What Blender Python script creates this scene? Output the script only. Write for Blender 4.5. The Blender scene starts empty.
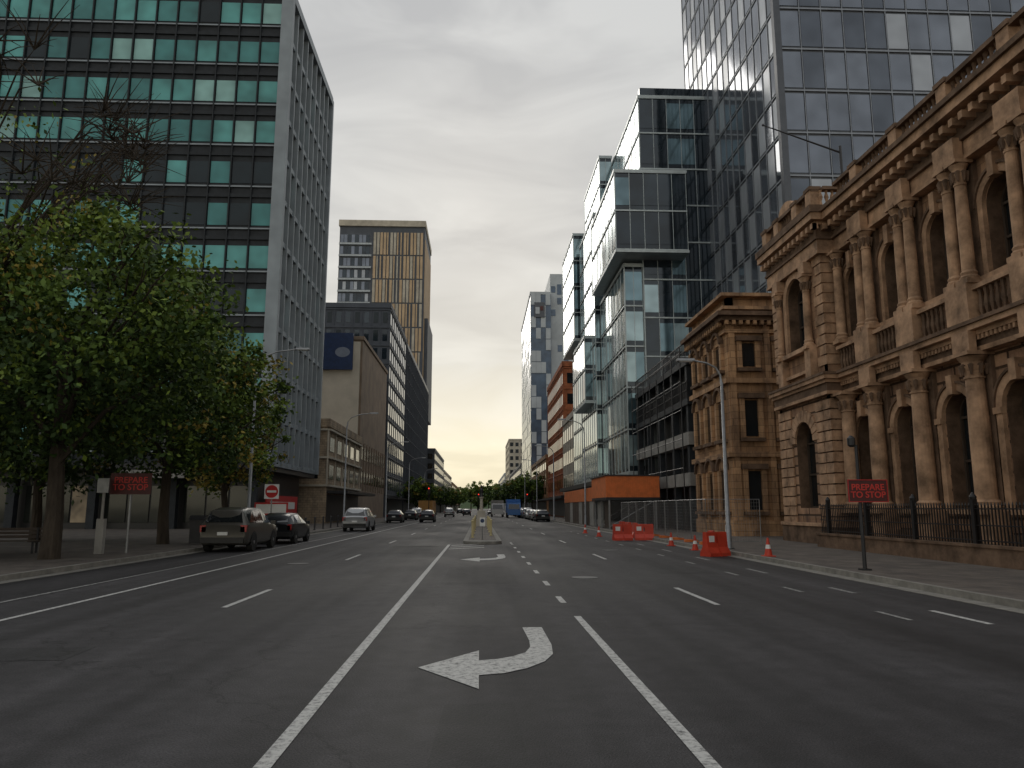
import bpy, math, random
from mathutils import Vector, Matrix
random.seed(7)
R=random.random
def U(a,b): return a+(b-a)*random.random()
scene=bpy.context.scene
COL=scene.collection
# ---------------------------------------------------------------- materials
def _new(name):
    m=bpy.data.materials.new(name); m.use_nodes=True
    nt=m.node_tree; b=nt.nodes['Principled BSDF']; return m,nt,b
def M(name,col,rough=.8,metal=0,var=.15,scale=2.0,bump=0.0,spec=.5,emis=0,fine=0,stretch=(1,1,1)):
    m,nt,b=_new(name); N=nt.nodes; L=nt.links
    b.inputs['Roughness'].default_value=rough; b.inputs['Metallic'].default_value=metal
    b.inputs['Specular IOR Level'].default_value=spec
    b.inputs['Base Color'].default_value=(*col,1)
    if var>0:
        g=N.new('ShaderNodeNewGeometry'); mp=N.new('ShaderNodeMapping'); mp.inputs['Scale'].default_value=stretch
        n=N.new('ShaderNodeTexNoise'); n.inputs['Scale'].default_value=scale; n.inputs['Detail'].default_value=4 if bump>0 else 2
        n.inputs['Roughness'].default_value=.65
        r=N.new('ShaderNodeValToRGB'); e=r.color_ramp.elements
        e[0].position=.3; e[1].position=.7
        e[0].color=(*[max(0,c*(1-var)) for c in col],1); e[1].color=(*[min(1,c*(1+var)) for c in col],1)
        L.new(g.outputs['Position'],mp.inputs['Vector']); L.new(mp.outputs[0],n.inputs['Vector'])
        L.new(n.outputs['Fac'],r.inputs['Fac']); L.new(r.outputs[0],b.inputs['Base Color'])
        if bump>0:
            bp=N.new('ShaderNodeBump'); bp.inputs['Strength'].default_value=bump; bp.inputs['Distance'].default_value=.05
            L.new(n.outputs['Fac'],bp.inputs['Height']); L.new(bp.outputs[0],b.inputs['Normal'])
    if emis>0:
        b.inputs['Emission Color'].default_value=(*col,1); b.inputs['Emission Strength'].default_value=emis
    return m
def brickmat(name,col,bw,bh,mortar=.02,mcol=.5,var=.2,bump=.5,rough=.85,flat=False,stain=.45):
    m,nt,b=_new(name); N=nt.nodes; L=nt.links
    b.inputs['Roughness'].default_value=rough; b.inputs['Specular IOR Level'].default_value=.25
    g=N.new('ShaderNodeNewGeometry'); s=N.new('ShaderNodeSeparateXYZ'); L.new(g.outputs['Position'],s.inputs[0])
    c=N.new('ShaderNodeCombineXYZ')
    if flat:
        L.new(s.outputs[0],c.inputs[0]); L.new(s.outputs[1],c.inputs[1])
    else:
        a=N.new('ShaderNodeMath'); a.operation='ADD'; L.new(s.outputs[0],a.inputs[0]); L.new(s.outputs[1],a.inputs[1])
        L.new(a.outputs[0],c.inputs[0]); L.new(s.outputs[2],c.inputs[1])
    k=N.new('ShaderNodeTexBrick'); L.new(c.outputs[0],k.inputs['Vector'])
    k.inputs['Scale'].default_value=1; k.inputs['Brick Width'].default_value=bw; k.inputs['Row Height'].default_value=bh
    k.inputs['Mortar Size'].default_value=mortar; k.inputs['Mortar Smooth'].default_value=.3
    k.inputs['Color1'].default_value=(*[x*(1-var) for x in col],1); k.inputs['Color2'].default_value=(*[min(1,x*(1+var)) for x in col],1)
    k.inputs['Mortar'].default_value=(*[x*mcol for x in col],1)
    n=N.new('ShaderNodeTexNoise'); n.inputs['Scale'].default_value=.7; n.inputs['Detail'].default_value=4; n.inputs['Roughness'].default_value=.7
    mp=N.new('ShaderNodeMapping'); mp.inputs['Scale'].default_value=(1.6,1.6,.5 if not flat else 1.6)
    L.new(g.outputs['Position'],mp.inputs[0]); L.new(mp.outputs[0],n.inputs['Vector'])
    r=N.new('ShaderNodeValToRGB'); e=r.color_ramp.elements; e[0].position=.32; e[1].position=.62
    e[0].color=(1-stain,1-stain,1-stain*.9,1); e[1].color=(1.1,1.08,1.05,1)
    L.new(n.outputs['Fac'],r.inputs['Fac'])
    mx=N.new('ShaderNodeMix'); mx.data_type='RGBA'; mx.blend_type='MULTIPLY'; mx.inputs['Factor'].default_value=1
    L.new(k.outputs['Color'],mx.inputs['A']); L.new(r.outputs[0],mx.inputs['B']); L.new(mx.outputs['Result'],b.inputs['Base Color'])
    n2=N.new('ShaderNodeTexNoise'); n2.inputs['Scale'].default_value=9; n2.inputs['Detail'].default_value=1; L.new(g.outputs['Position'],n2.inputs['Vector'])
    ad=N.new('ShaderNodeMath'); ad.operation='MULTIPLY_ADD'; ad.inputs[1].default_value=-1.5; L.new(k.outputs['Fac'],ad.inputs[0]); L.new(n2.outputs['Fac'],ad.inputs[2])
    bp=N.new('ShaderNodeBump'); bp.inputs['Strength'].default_value=bump; bp.inputs['Distance'].default_value=.03
    L.new(ad.outputs[0],bp.inputs['Height']); L.new(bp.outputs[0],b.inputs['Normal'])
    return m
def asphalt(name,base):
    m,nt,b=_new(name); N=nt.nodes; L=nt.links
    g=N.new('ShaderNodeNewGeometry')
    def noise(scale,st,det=4,ro=.6):
        mp=N.new('ShaderNodeMapping'); mp.inputs['Scale'].default_value=st; L.new(g.outputs['Position'],mp.inputs[0])
        n=N.new('ShaderNodeTexNoise'); n.inputs['Scale'].default_value=scale; n.inputs['Detail'].default_value=det; n.inputs['Roughness'].default_value=ro
        L.new(mp.outputs[0],n.inputs['Vector']); return n
    def ramp(n,p0,p1,c0,c1):
        r=N.new('ShaderNodeValToRGB'); e=r.color_ramp.elements; e[0].position=p0; e[1].position=p1
        e[0].color=(c0,c0,c0,1); e[1].color=(c1,c1,c1,1); L.new(n,r.inputs['Fac']); return r
    def mul(a,bb):
        x=N.new('ShaderNodeMix'); x.data_type='RGBA'; x.blend_type='MULTIPLY'; x.inputs['Factor'].default_value=1
        L.new(a,x.inputs['A']); L.new(bb,x.inputs['B']); return x.outputs['Result']
    n1=noise(60,(1,1,1),1,.8); n2=noise(.25,(1,.35,1),4); n3=noise(1.0,(1.1,.03,1),2); n4=noise(3.0,(1,1,1),3,.7)
    r1=ramp(n1.outputs['Fac'],.3,.75,.5,1.6); r2=ramp(n2.outputs['Fac'],.35,.65,.72,1.25); r3=ramp(n3.outputs['Fac'],.35,.65,.60,1.3); r4=ramp(n4.outputs['Fac'],.35,.65,.80,1.18)
    v=N.new('ShaderNodeTexVoronoi'); v.feature='DISTANCE_TO_EDGE'; v.inputs['Scale'].default_value=.17
    nn=noise(1.2,(1,1,1),4); mv=N.new('ShaderNodeMix'); mv.data_type='VECTOR'; mv.inputs['Factor'].default_value=.14
    L.new(g.outputs['Position'],mv.inputs['A'])
    sc=N.new('ShaderNodeVectorMath'); sc.operation='SCALE'; sc.inputs['Scale'].default_value=10; L.new(nn.outputs['Color'],sc.inputs[0]); L.new(sc.outputs[0],mv.inputs['B'])
    L.new(mv.outputs['Result'],v.inputs['Vector'])
    rc=ramp(v.outputs['Distance'],.0,.005,.5,1.0)
    rgb=N.new('ShaderNodeRGB'); rgb.outputs[0].default_value=(*base,1)
    c=mul(mul(mul(mul(mul(rgb.outputs[0],r1.outputs[0]),r2.outputs[0]),r3.outputs[0]),r4.outputs[0]),rc.outputs[0])
    L.new(c,b.inputs['Base Color'])
    rr=ramp(n2.outputs['Fac'],.3,.7,.6,.82); L.new(rr.outputs[0],b.inputs['Roughness'])
    b.inputs['Specular IOR Level'].default_value=.33
    bp=N.new('ShaderNodeBump'); bp.inputs['Strength'].default_value=.5; bp.inputs['Distance'].default_value=.012
    L.new(n1.outputs['Fac'],bp.inputs['Height']); L.new(bp.outputs[0],b.inputs['Normal'])
    return m
def paintmat(name,col,wear=.45):
    m,nt,b=_new(name); N=nt.nodes; L=nt.links
    g=N.new('ShaderNodeNewGeometry'); n=N.new('ShaderNodeTexNoise'); n.inputs['Scale'].default_value=14; n.inputs['Detail'].default_value=6; n.inputs['Roughness'].default_value=.8
    L.new(g.outputs['Position'],n.inputs['Vector']); r=N.new('ShaderNodeValToRGB'); e=r.color_ramp.elements
    e[0].position=wear-.08; e[1].position=wear+.1; e[0].color=(.09,.09,.09,1); e[1].color=(*col,1)
    L.new(n.outputs['Fac'],r.inputs['Fac']); L.new(r.outputs[0],b.inputs['Base Color']); b.inputs['Roughness'].default_value=.7
    return m
def glass(name,col,rough=.06,metal=.0,spec=.9,var=.35):
    m=M(name,col,rough,metal,var,.35,0,spec)
    b=m.node_tree.nodes['Principled BSDF']
    N=m.node_tree.nodes; L=m.node_tree.links
    n=N.new('ShaderNodeTexNoise'); n.inputs['Scale'].default_value=.5; n.inputs['Detail'].default_value=1; g=N.new('ShaderNodeNewGeometry'); L.new(g.outputs['Position'],n.inputs['Vector'])
    bp=N.new('ShaderNodeBump'); bp.inputs['Strength'].default_value=.12; bp.inputs['Distance'].default_value=.05; L.new(n.outputs['Fac'],bp.inputs['Height']); L.new(bp.outputs[0],b.inputs['Normal'])
    return m
m_asph=asphalt('asphalt',(.036,.034,.036))
m_patch=asphalt('asphalt_repair',(.027,.026,.027))
m_ground=M('ground_dust',(.12,.11,.09),.95,0,.3,.05)
m_pave=brickmat('paving_slabs',(.125,.11,.098),.6,.6,.012,.55,.12,.3,.8,True,.35)
m_kerb=M('kerb_concrete',(.20,.19,.17),.85,0,.3,3,.3)
m_white=paintmat('road_paint_white',(.50,.495,.475),.43)
m_faint=paintmat('road_paint_worn',(.36,.355,.34),.50)
m_stone=brickmat('sandstone_ashlar',(.365,.222,.135),1.0,.42,.012,.5,.2,.4,stain=.6)
m_rust=brickmat('sandstone_rusticated',(.36,.218,.135),1.3,.46,.05,.25,.22,1.0,stain=.6)
m_trim=M('sandstone_trim',(.38,.238,.148),.85,0,.56,1.3,.5,.25)
m_trimd=M('sandstone_weathered_shaded',(.14,.09,.06),.9,0,.5,1.6,.5,.2)  # weathered stone; its dark tone also paints shade into reveals and recesses
m_brown=brickmat('brown_stone',(.43,.262,.145),.9,.4,.015,.5,.2,.5,stain=.55)
m_dark=M('dark_metal',(.03,.03,.033),.45,.3,.15)
m_black=M('black_paint_and_void',(.012,.012,.013),.4,0,.1)  # also painted where deck voids and wheel wells would be shaded
m_galv=M('galvanised_steel',(.26,.265,.27),.45,.6,.15,4)
m_conc=M('grey_concrete',(.27,.26,.24),.85,0,.25,.8,.3)
m_wg=glass('window_glass_dark',(.014,.017,.019),spec=.6)
m_winfr=M('timber_frame_dark',(.06,.042,.03),.6)
m_tealA=glass('teal_glass_light',(.11,.36,.35),.15,spec=.4); m_tealB=glass('teal_glass_mid',(.06,.22,.22),.15,spec=.4)
m_tealC=glass('teal_glass_dark',(.012,.022,.028),.1,spec=.35); m_tealD=glass('teal_glass_pale',(.26,.47,.45),.2,spec=.4)
m_tspan=M('charcoal_spandrel',(.022,.026,.031),.6,.0,.25,spec=.3); m_tfin=M('blue_grey_fin',(.26,.295,.325),.55,.1,.15,.5)
m_gA=glass('grey_glass_dark',(.10,.115,.14),.06,.7,var=.2); m_gB=glass('grey_glass_mid',(.17,.19,.225),.08,.7,var=.2); m_gC=glass('silver_panel',(.34,.365,.40),.3,.4,var=.15)
m_gfr=M('graphite_frame',(.085,.092,.105),.4,.5,.1); m_gln=M('silver_mullion',(.24,.26,.29),.4,.4,.1)
m_sA=glass('blue_glass_pale',(.34,.45,.48),.08,.6); m_sB=glass('blue_glass_mid',(.16,.25,.29),.06,.6); m_sC=glass('blue_glass_dark',(.022,.034,.046),.05,.4)
m_sfr=M('pale_aluminium',(.47,.52,.53),.4,.4,.1)
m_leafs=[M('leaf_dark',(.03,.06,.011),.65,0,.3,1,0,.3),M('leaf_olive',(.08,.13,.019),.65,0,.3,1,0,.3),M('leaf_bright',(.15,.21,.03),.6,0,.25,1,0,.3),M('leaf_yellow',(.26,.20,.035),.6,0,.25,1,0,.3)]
m_bark=M('bark',(.05,.04,.031),.95,0,.4,6,.6,.2,stretch=(1,1,.25))
m_orange=M('orange_panel',(.66,.17,.04),.6,0,.15); m_red=M('red_plastic',(.50,.045,.02),.5,0,.15); m_redsign=M('sign_red',(.45,.02,.02),.45,0,.05)
m_wsign=M('sign_white',(.7,.7,.68),.5,0,.06); m_maroon=M('sign_maroon',(.07,.013,.012),.5,0,.1)
m_redlit=M('red_lamp_lit',(1,.04,.02),.4,0,0,emis=1.6); m_yel=M('yellow_plastic',(.50,.42,.22),.5,0,.1)
m_tyre=M('tyre_rubber',(.015,.015,.015),.85,0,.1); m_rim=M('alloy_rim',(.35,.35,.36),.3,.8,.05)
m_carglass=M('car_glass',(.012,.014,.016),.04,0,0,spec=.9); m_tail=M('tail_lamp_red',(.35,.01,.01),.25,0,0,spec=.8); m_head=M('head_lamp_clear',(.7,.7,.7),.1,.2,0)
# ---------------------------------------------------------------- mesh builder
class MB:
    def __init__(s): s.v=[]; s.f=[]; s.m=[]; s.mats=[]
    def mi(s,mat):
        if mat not in s.mats: s.mats.append(mat)
        return s.mats.index(mat)
    def box(s,x0,x1,y0,y1,z0,z1,mat):
        if x0>x1:x0,x1=x1,x0
        if y0>y1:y0,y1=y1,y0
        i=len(s.v); s.v+=[(x0,y0,z0),(x1,y0,z0),(x1,y1,z0),(x0,y1,z0),(x0,y0,z1),(x1,y0,z1),(x1,y1,z1),(x0,y1,z1)]
        s.f+=[(i,i+3,i+2,i+1),(i+4,i+5,i+6,i+7),(i,i+1,i+5,i+4),(i+1,i+2,i+6,i+5),(i+2,i+3,i+7,i+6),(i+3,i,i+4,i+7)]
        s.m+=[s.mi(mat)]*6
    def poly(s,pts,mat):
        i=len(s.v); s.v+=[tuple(p) for p in pts]; s.f.append(tuple(range(i,i+len(pts)))); s.m.append(s.mi(mat))
    def lathe(s,cx,cy,prof,mat,n=14):
        i0=len(s.v); k=s.mi(mat)
        for (r,z) in prof:
            for j in range(n):
                a=2*math.pi*j/n; s.v.append((cx+r*math.cos(a),cy+r*math.sin(a),z))
        for q in range(len(prof)-1):
            for j in range(n):
                a=i0+q*n+j; b=i0+q*n+(j+1)%n; s.f.append((a,b,b+n,a+n)); s.m.append(k)
        s.f.append(tuple(i0+j for j in reversed(range(n)))); s.m.append(k)
        l=i0+(len(prof)-1)*n; s.f.append(tuple(l+j for j in range(n))); s.m.append(k)
    def tube(s,pts,rad,mat,n=8):
        pts=[Vector(p) for p in pts]; i0=len(s.v); k=s.mi(mat)
        if not hasattr(rad,'__len__'): rad=[rad]*len(pts)
        for q,p in enumerate(pts):
            d=(pts[min(q+1,len(pts)-1)]-pts[max(q-1,0)]).normalized()
            a=d.cross(Vector((0,0,1))) if abs(d.z)<.9 else d.cross(Vector((1,0,0)))
            a.normalize(); b=d.cross(a)
            for j in range(n):
                t=2*math.pi*j/n; s.v.append(tuple(p+(a*math.cos(t)+b*math.sin(t))*rad[q]))
        for q in range(len(pts)-1):
            for j in range(n):
                a=i0+q*n+j; b=i0+q*n+(j+1)%n; s.f.append((a,b,b+n,a+n)); s.m.append(k)
        s.f.append(tuple(i0+j for j in range(n))); s.m.append(k)
        l=i0+(len(pts)-1)*n; s.f.append(tuple(l+j for j in range(n))); s.m.append(k)
    def prism_x(s,pts,x0,x1,mat): # pts in (y,z)
        n=len(pts); i=len(s.v); k=s.mi(mat)
        s.v+=[(x0,p[0],p[1]) for p in pts]+[(x1,p[0],p[1]) for p in pts]
        s.f.append(tuple(range(i,i+n))); s.f.append(tuple(range(i+n,i+2*n))[::-1]); s.m+=[k,k]
        for j in range(n): s.f.append((i+j,i+(j+1)%n,i+n+(j+1)%n,i+n+j)); s.m.append(k)
    def fb(s,face,pl,a0,a1,z0,z1,d0,d1,mat):
        if face=='-Y': s.box(a0,a1,pl-d1,pl-d0,z0,z1,mat)
        elif face=='+Y': s.box(a0,a1,pl+d0,pl+d1,z0,z1,mat)
        elif face=='-X': s.box(pl-d1,pl-d0,a0,a1,z0,z1,mat)
        else: s.box(pl+d0,pl+d1,a0,a1,z0,z1,mat)
    def mesh(s,name,smooth=False):
        me=bpy.data.meshes.new(name); me.from_pydata(s.v,[],s.f)
        for m in s.mats: me.materials.append(m)
        me.polygons.foreach_set('material_index',s.m)
        if smooth: me.polygons.foreach_set('use_smooth',[True]*len(s.f))
        me.update(); return me
def P3(face,pl,a,z,d):
    return {'-Y':(a,pl-d,z),'+Y':(a,pl+d,z),'-X':(pl-d,a,z),'+X':(pl+d,a,z)}[face]
def thing(name,loc,label,cat,group=None):
    o=bpy.data.objects.new(name,None); o.location=loc; o.empty_display_size=.3; COL.objects.link(o)
    o['label']=label; o['category']=cat
    if group: o['group']=group
    return o
def part(name,mb,parent,world=True,smooth=False,label=None):
    me=mb.mesh(name,smooth) if isinstance(mb,MB) else mb
    o=bpy.data.objects.new(name,me); COL.objects.link(o); o.parent=parent
    if world: 
        L=Vector((0,0,0)); p=parent
        while p is not None: L+=Vector(p.location); p=p.parent
        o.location=-L
    if label: o['label']=label
    return o
def structure(name,mb):
    o=bpy.data.objects.new(name,mb.mesh(name)); COL.objects.link(o); o['kind']='structure'; return o
def copy_thing(src,loc,rotz=0,label=None,mats=None):
    def cp(o,par):
        c=o.copy(); COL.objects.link(c); c.parent=par
        for ch in o.children: cp(ch,c)
        return c
    c=cp(src,None); c.location=loc; c.rotation_euler=(0,0,rotz)
    if label: c['label']=label
    return c
# camera
H=1.7; F=750.0
th=math.atan(124/F); psi=math.atan(32*math.cos(th)/F)
Fv=Vector((math.sin(psi)*math.cos(th),math.cos(psi)*math.cos(th),math.sin(th))); Rv=Vector((math.cos(psi),-math.sin(psi),0)); Uv=Rv.cross(Fv)
cam=bpy.data.cameras.new('camera'); cam.sensor_width=36; cam.lens=36*F/1024; cam.clip_end=6000; cam.clip_start=.05
co=bpy.data.objects.new('camera',cam); COL.objects.link(co)
mw=Matrix((Rv,Uv,-Fv)).transposed().to_4x4(); mw.translation=Vector((0,0,H)); co.matrix_world=mw; scene.camera=co
def proj(p):
    q=Vector(p)-Vector((0,0,H)); d=q.dot(Fv)
    if d<=.1: return (-9999,-9999,d)
    return (512+F*q.dot(Rv)/d,384-F*q.dot(Uv)/d,d)
_cache={}
def emit_windows(parent,items,limit=100,name='window'):
    L=Vector(parent.location); sc=[]
    for it in items:
        (c,dim,mat)=it; u,v,d=proj(c)
        s=(dim[0]+dim[1])*dim[2]/max(d,1)**2 if (-15<u<1040 and -15<v<780) else 0
        sc.append((s,it))
    sc.sort(key=lambda t:-t[0]); rest=MB()
    for k,(s,(c,dim,mat)) in enumerate(sc):
        if k<limit and s>0:
            key=(round(dim[0],3),round(dim[1],3),round(dim[2],3),mat.name)
            if key not in _cache:
                b=MB(); b.box(-dim[0]/2,dim[0]/2,-dim[1]/2,dim[1]/2,-dim[2]/2,dim[2]/2,mat); _cache[key]=b.mesh('window_pane')
            o=bpy.data.objects.new(name,_cache[key]); COL.objects.link(o); o.parent=parent; o.location=Vector(c)-L
        else: rest.box(c[0]-dim[0]/2,c[0]+dim[0]/2,c[1]-dim[1]/2,c[1]+dim[1]/2,c[2]-dim[2]/2,c[2]+dim[2]/2,mat)
    if rest.v:
        o=part(name,rest,parent); o['kind']='stuff'
def pick(w):
    t=R()*sum(x[1] for x in w)
    for m,x in w:
        t-=x
        if t<=0: return m
    return w[-1][0]
def grid(items,fr,face,pl,a0,a1,z0,fh,floors,cols,weights,frm,pw=.9,ph=.6,zo=.2,fin=.12,finw=.08,slab=.1,slabh=.12,skip=None,wfun=None,fin_every=1):
    cw=(a1-a0)/cols
    for f in range(floors):
        for c in range(cols):
            if skip and skip(f,c): continue
            w=pw*cw; h=ph*fh; ac=a0+(c+.5)*cw; zc=z0+f*fh+zo*fh+h/2
            mat=pick(wfun(f,c) if wfun else weights)
            p=P3(face,pl,ac,zc,.03); dim=(w,.03,h) if face[1]=='Y' else (.03,w,h)
            items.append((p,dim,mat))
    if fr is not None:
        for c in range(0,cols+1,fin_every):
            a=a0+c*cw; fr.fb(face,pl,a-finw/2,a+finw/2,z0,z0+floors*fh,.002,fin,frm)
        if slab>0:
            for f in range(floors+1):
                z=z0+f*fh; fr.fb(face,pl,a0-.04,a1+.04,z-slabh/2,z+slabh/2,.004,slab+ .013,frm)
# ---------------------------------------------------------------- ground / road
g=MB(); g.poly([(-3000,-500,-.02),(3000,-500,-.02),(3000,4000,-.02),(-3000,4000,-.02)],m_ground); structure('ground',g)
g=MB(); g.poly([(-11.2,-60,0),(9.2,-60,0),(9.2,1500,0),(-11.2,1500,0)],m_asph); structure('road',g)
def pavement(x0,x1,y0,y1,kx,side):
    p=MB(); p.box(x0,x1,y0,y1,-.02,.13,m_pave); structure('pavement',p)
    k=MB(); k.box(kx,kx+side*.15,y0,y1,-.02,.136,m_kerb); k.box(kx-side*.35,kx-side*.002,y0,y1,-.02,.008,m_kerb); structure('kerb',k)
pavement(-70,-11.35,-60,1500,-11.2,-1); pavement(9.35,70,-60,1500,9.2,1)
pt=MB()
for x0,x1,y0,y1 in [(-.9,.9,17.5,22.5),(-6.9,-4.7,9.0,9.9),(4.6,6.3,20,27),(-3.9,-1.8,29,36),(-10.9,9.0,33.9,34.3),(-.35,.35,5,7)]:
    pt.poly([(x0,y0,.003),(x1,y0+.08,.003),(x1-.04,y1,.003),(x0+.05,y1-.06,.003)],m_patch)
structure('road_repair_patches',pt)
mk=MB()
def line(x0,x1,y0,y1,m=m_white): mk.poly([(x0,y0,.007),(x1,y0,.007),(x1,y1,.007),(x0,y1,.007)],m)
line(-1.49,-1.37,-5,36); line(1.50,1.61,-5,12.3)
for i in range(60):
    y=13.6+12*i
    line(-4.46,-4.35,y,y+2.9); line(4.17,4.28,y,y+2.9)
    line(-4.46,-4.35,y-24,y-21.1) if i<2 else None; line(4.17,4.28,y-24,y-21.1) if i<2 else None
for i in range(20):
    y=14.0+3.1*i
    if y<36: line(1.47,1.58,y,y+1.0)
for i in range(14):
    line(6.55,6.65,4+3.9*i-.15,5+3.9*i-.15,m_faint)
line(7.5,7.62,11.2,12.7); line(7.5,7.62,15.3,16.4,m_faint)
for i in range(5): line(7.5,7.62,20+5*i,21.5+5*i,m_faint)
line(-7.36,-7.25,-5,300); line(-8.76,-8.66,-5,200,m_faint)
def arrow(oy,sgn=1):
    head=[(-.655,8.5),(0,7.5),(0,9.45)]
    out=[(0.0,8.1),(.26,8.18),(.52,8.42),(.74,8.78),(.87,9.2),(.91,9.8),(.9,11.2)]
    inn=[(0.0,8.85),(.2,8.92),(.38,9.06),(.55,9.3),(.63,9.65),(.65,10.1),(.62,11.2)]
    mk.poly([(x,y+oy,.0072) for x,y in head],m_white)
    for i in range(len(out)-1):
        mk.poly([(out[i][0],out[i][1]+oy,.0072),(out[i+1][0],out[i+1][1]+oy,.0072),(inn[i+1][0],inn[i+1][1]+oy,.0072),(inn[i][0],inn[i][1]+oy,.0072)],m_white)
arrow(0); arrow(17.2)
for i in range(3):
    y=32+i*1.5; mk.poly([(-1.3,y,.0075),(-1.3,y+.35,.0075),(.2,y+1.6,.0075),(.2,y+1.25,.0075)],m_white)
line(1.47,1.58,36,38)
structure('road_markings',mk)
for (x,y) in [(2.6,19),(-5.6,24),(5.3,31)]:
    b=MB(); b.lathe(0,0,[(.33,-.01),(.33,.005),(.28,.006),(.27,.004),(.0001,.0045)],m_dark,20)
    t=thing('manhole_cover',(x,y,.004),'round dark iron manhole cover set in the asphalt','manhole cover','manhole covers'); part('lid',b,t,False)
g=MB()
def median(y0,y1):
    g.prism_x([(y0,-.01),(y1,-.01),(y1,.14),(y0,.14)],-.8,1.05,m_kerb)
    g.lathe(.125,y0,[(.925,-.01),(.925,.139),(.8,.16),(.001,.161)],m_kerb,24)
    g.box(-.55,.8,y0+.2,y1-.3,.14,.165,m_pave)
for y0,y1 in [(37,70),(84,150),(170,300),(320,600)]: median(y0,y1)
structure('median_island',g)
# ---------------------------------------------------------------- sandstone building (columned)
X0=16.0; bays=[31.8-3.03*i for i in range(0,8)]; Ya=bays[-1]; Yp=31.5; Yq=37.0; XP=15.1
def arch_pts(c,r,zp,n=16): return [(c-r*math.cos(math.pi*i/n),zp+r*math.sin(math.pi*i/n)) for i in range(n+1)]
def arch_panel(mb,face,pl,a0,a1,z0,z1,c,r,zs,zp,rec,mat,matr):
    q=lambda a,z,d=0:P3(face,pl,a,z,d)
    if a0<c-r: mb.poly([q(a0,z0),q(c-r,z0),q(c-r,z1),q(a0,z1)],mat)
    if a1>c+r: mb.poly([q(c+r,z0),q(a1,z0),q(a1,z1),q(c+r,z1)],mat)
    if zs>z0: mb.poly([q(c-r,z0),q(c+r,z0),q(c+r,zs),q(c-r,zs)],mat)
    A=arch_pts(c,r,zp)
    for i in range(len(A)-1):
        (x,z),(x2,z2)=A[i],A[i+1]
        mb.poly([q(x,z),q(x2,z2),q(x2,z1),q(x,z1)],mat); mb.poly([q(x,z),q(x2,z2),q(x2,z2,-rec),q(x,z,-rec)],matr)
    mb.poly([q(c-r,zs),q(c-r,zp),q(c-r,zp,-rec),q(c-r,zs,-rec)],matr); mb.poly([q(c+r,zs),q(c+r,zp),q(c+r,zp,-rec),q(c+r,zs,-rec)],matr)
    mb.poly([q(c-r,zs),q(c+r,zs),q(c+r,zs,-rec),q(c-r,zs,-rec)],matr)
def archivolt(mb,face,pl,c,r0,r1,zp,d0,d1,mat,legs=0,n=16,gap=0):
    for i in range(n):
        t0=math.pi*(i+gap)/n; t1=math.pi*(i+1-gap)/n
        pts=[(c-r0*math.cos(t0),zp+r0*math.sin(t0)),(c-r1*math.cos(t0),zp+r1*math.sin(t0)),(c-r1*math.cos(t1),zp+r1*math.sin(t1)),(c-r0*math.cos(t1),zp+r0*math.sin(t1))]
        f=[P3(face,pl,a,z,d1) for a,z in pts]; b=[P3(face,pl,a,z,d0) for a,z in pts]
        mb.poly(f,mat)
        for k in range(4): mb.poly([b[k],b[(k+1)%4],f[(k+1)%4],f[k]],mat)
    if legs>0:
        mb.fb(face,pl,c-r1,c-r0,zp-legs,zp,d0,d1,mat); mb.fb(face,pl,c+r0,c+r1,zp-legs,zp,d0,d1,mat)
def arched_window(parent,face,pl,c,r,zs,zp,rec):
    o=Vector(P3(face,pl,c,0,0)); L=Vector(parent.location)
    b=MB(); pts=[P3(face,0,a,z,-rec+.03) for a,z in [(-r,zs)]+arch_pts(0,r,zp)+[(r,zs)]]; b.poly(pts,m_wg)
    w=bpy.data.objects.new('window',b.mesh('window_glass')); COL.objects.link(w); w.parent=parent; w.location=o-L
    fr=MB(); archivolt(fr,face,0,0,r-.09,r-.002,zp,-rec+.035,-rec+.12,m_winfr)
    fr.fb(face,0,-r+.002,-r+.09,zs,zp,-rec+.035,-rec+.12,m_winfr); fr.fb(face,0,r-.09,r-.002,zs,zp,-rec+.035,-rec+.12,m_winfr)
    fr.fb(face,0,-.035,.035,zs+.08,zp+r-.1,-rec+.035,-rec+.11,m_winfr)
    for z in (zs,(zs+zp)/2,zp-.05): fr.fb(face,0,-r+.09,r-.09,z+.002,z+.085,-rec+.037,-rec+.13,m_winfr)
    part('frame',fr,w,False)
sb=thing('sandstone_hall',(16,10.6,0),'ornate brown sandstone building with arched windows and columns','building')
body=MB()
body.box(X0+.62,34,Ya,Yp,0,15.2,m_stone); body.box(XP+.62,34,Yp+.02,Yq-.02,0,15.2,m_stone)
wall=MB()
for i in range(7):
    a1,a0=bays[i],bays[i+1]; c=(a0+a1)/2
    if i==0: a1=Yp
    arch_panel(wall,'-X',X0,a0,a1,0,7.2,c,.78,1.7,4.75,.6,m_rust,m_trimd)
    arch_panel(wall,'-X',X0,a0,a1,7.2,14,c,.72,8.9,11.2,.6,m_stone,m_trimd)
wall.poly([(X0,Ya,0),(34,Ya,0),(34,Ya,15),(X0,Ya,15)],m_stone)
cP=(Yp+Yq)/2
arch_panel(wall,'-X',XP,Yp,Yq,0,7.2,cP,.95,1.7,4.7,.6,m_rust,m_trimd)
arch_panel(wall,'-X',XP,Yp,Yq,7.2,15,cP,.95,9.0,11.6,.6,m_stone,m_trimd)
wall.box(XP,XP+1.1,Yp-.001,Yp+.3,0,7.2,m_rust); wall.box(XP,XP+1.1,Yp-.001,Yp+.3,7.2,15,m_stone)
wall.box(XP,34,Yq-.3,Yq,0,7.2,m_rust); wall.box(XP,34,Yq-.3,Yq,7.2,15,m_stone)
part('wall',wall,sb); part('core_wall',body,sb)
q=MB()
z=.9
k=0
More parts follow.
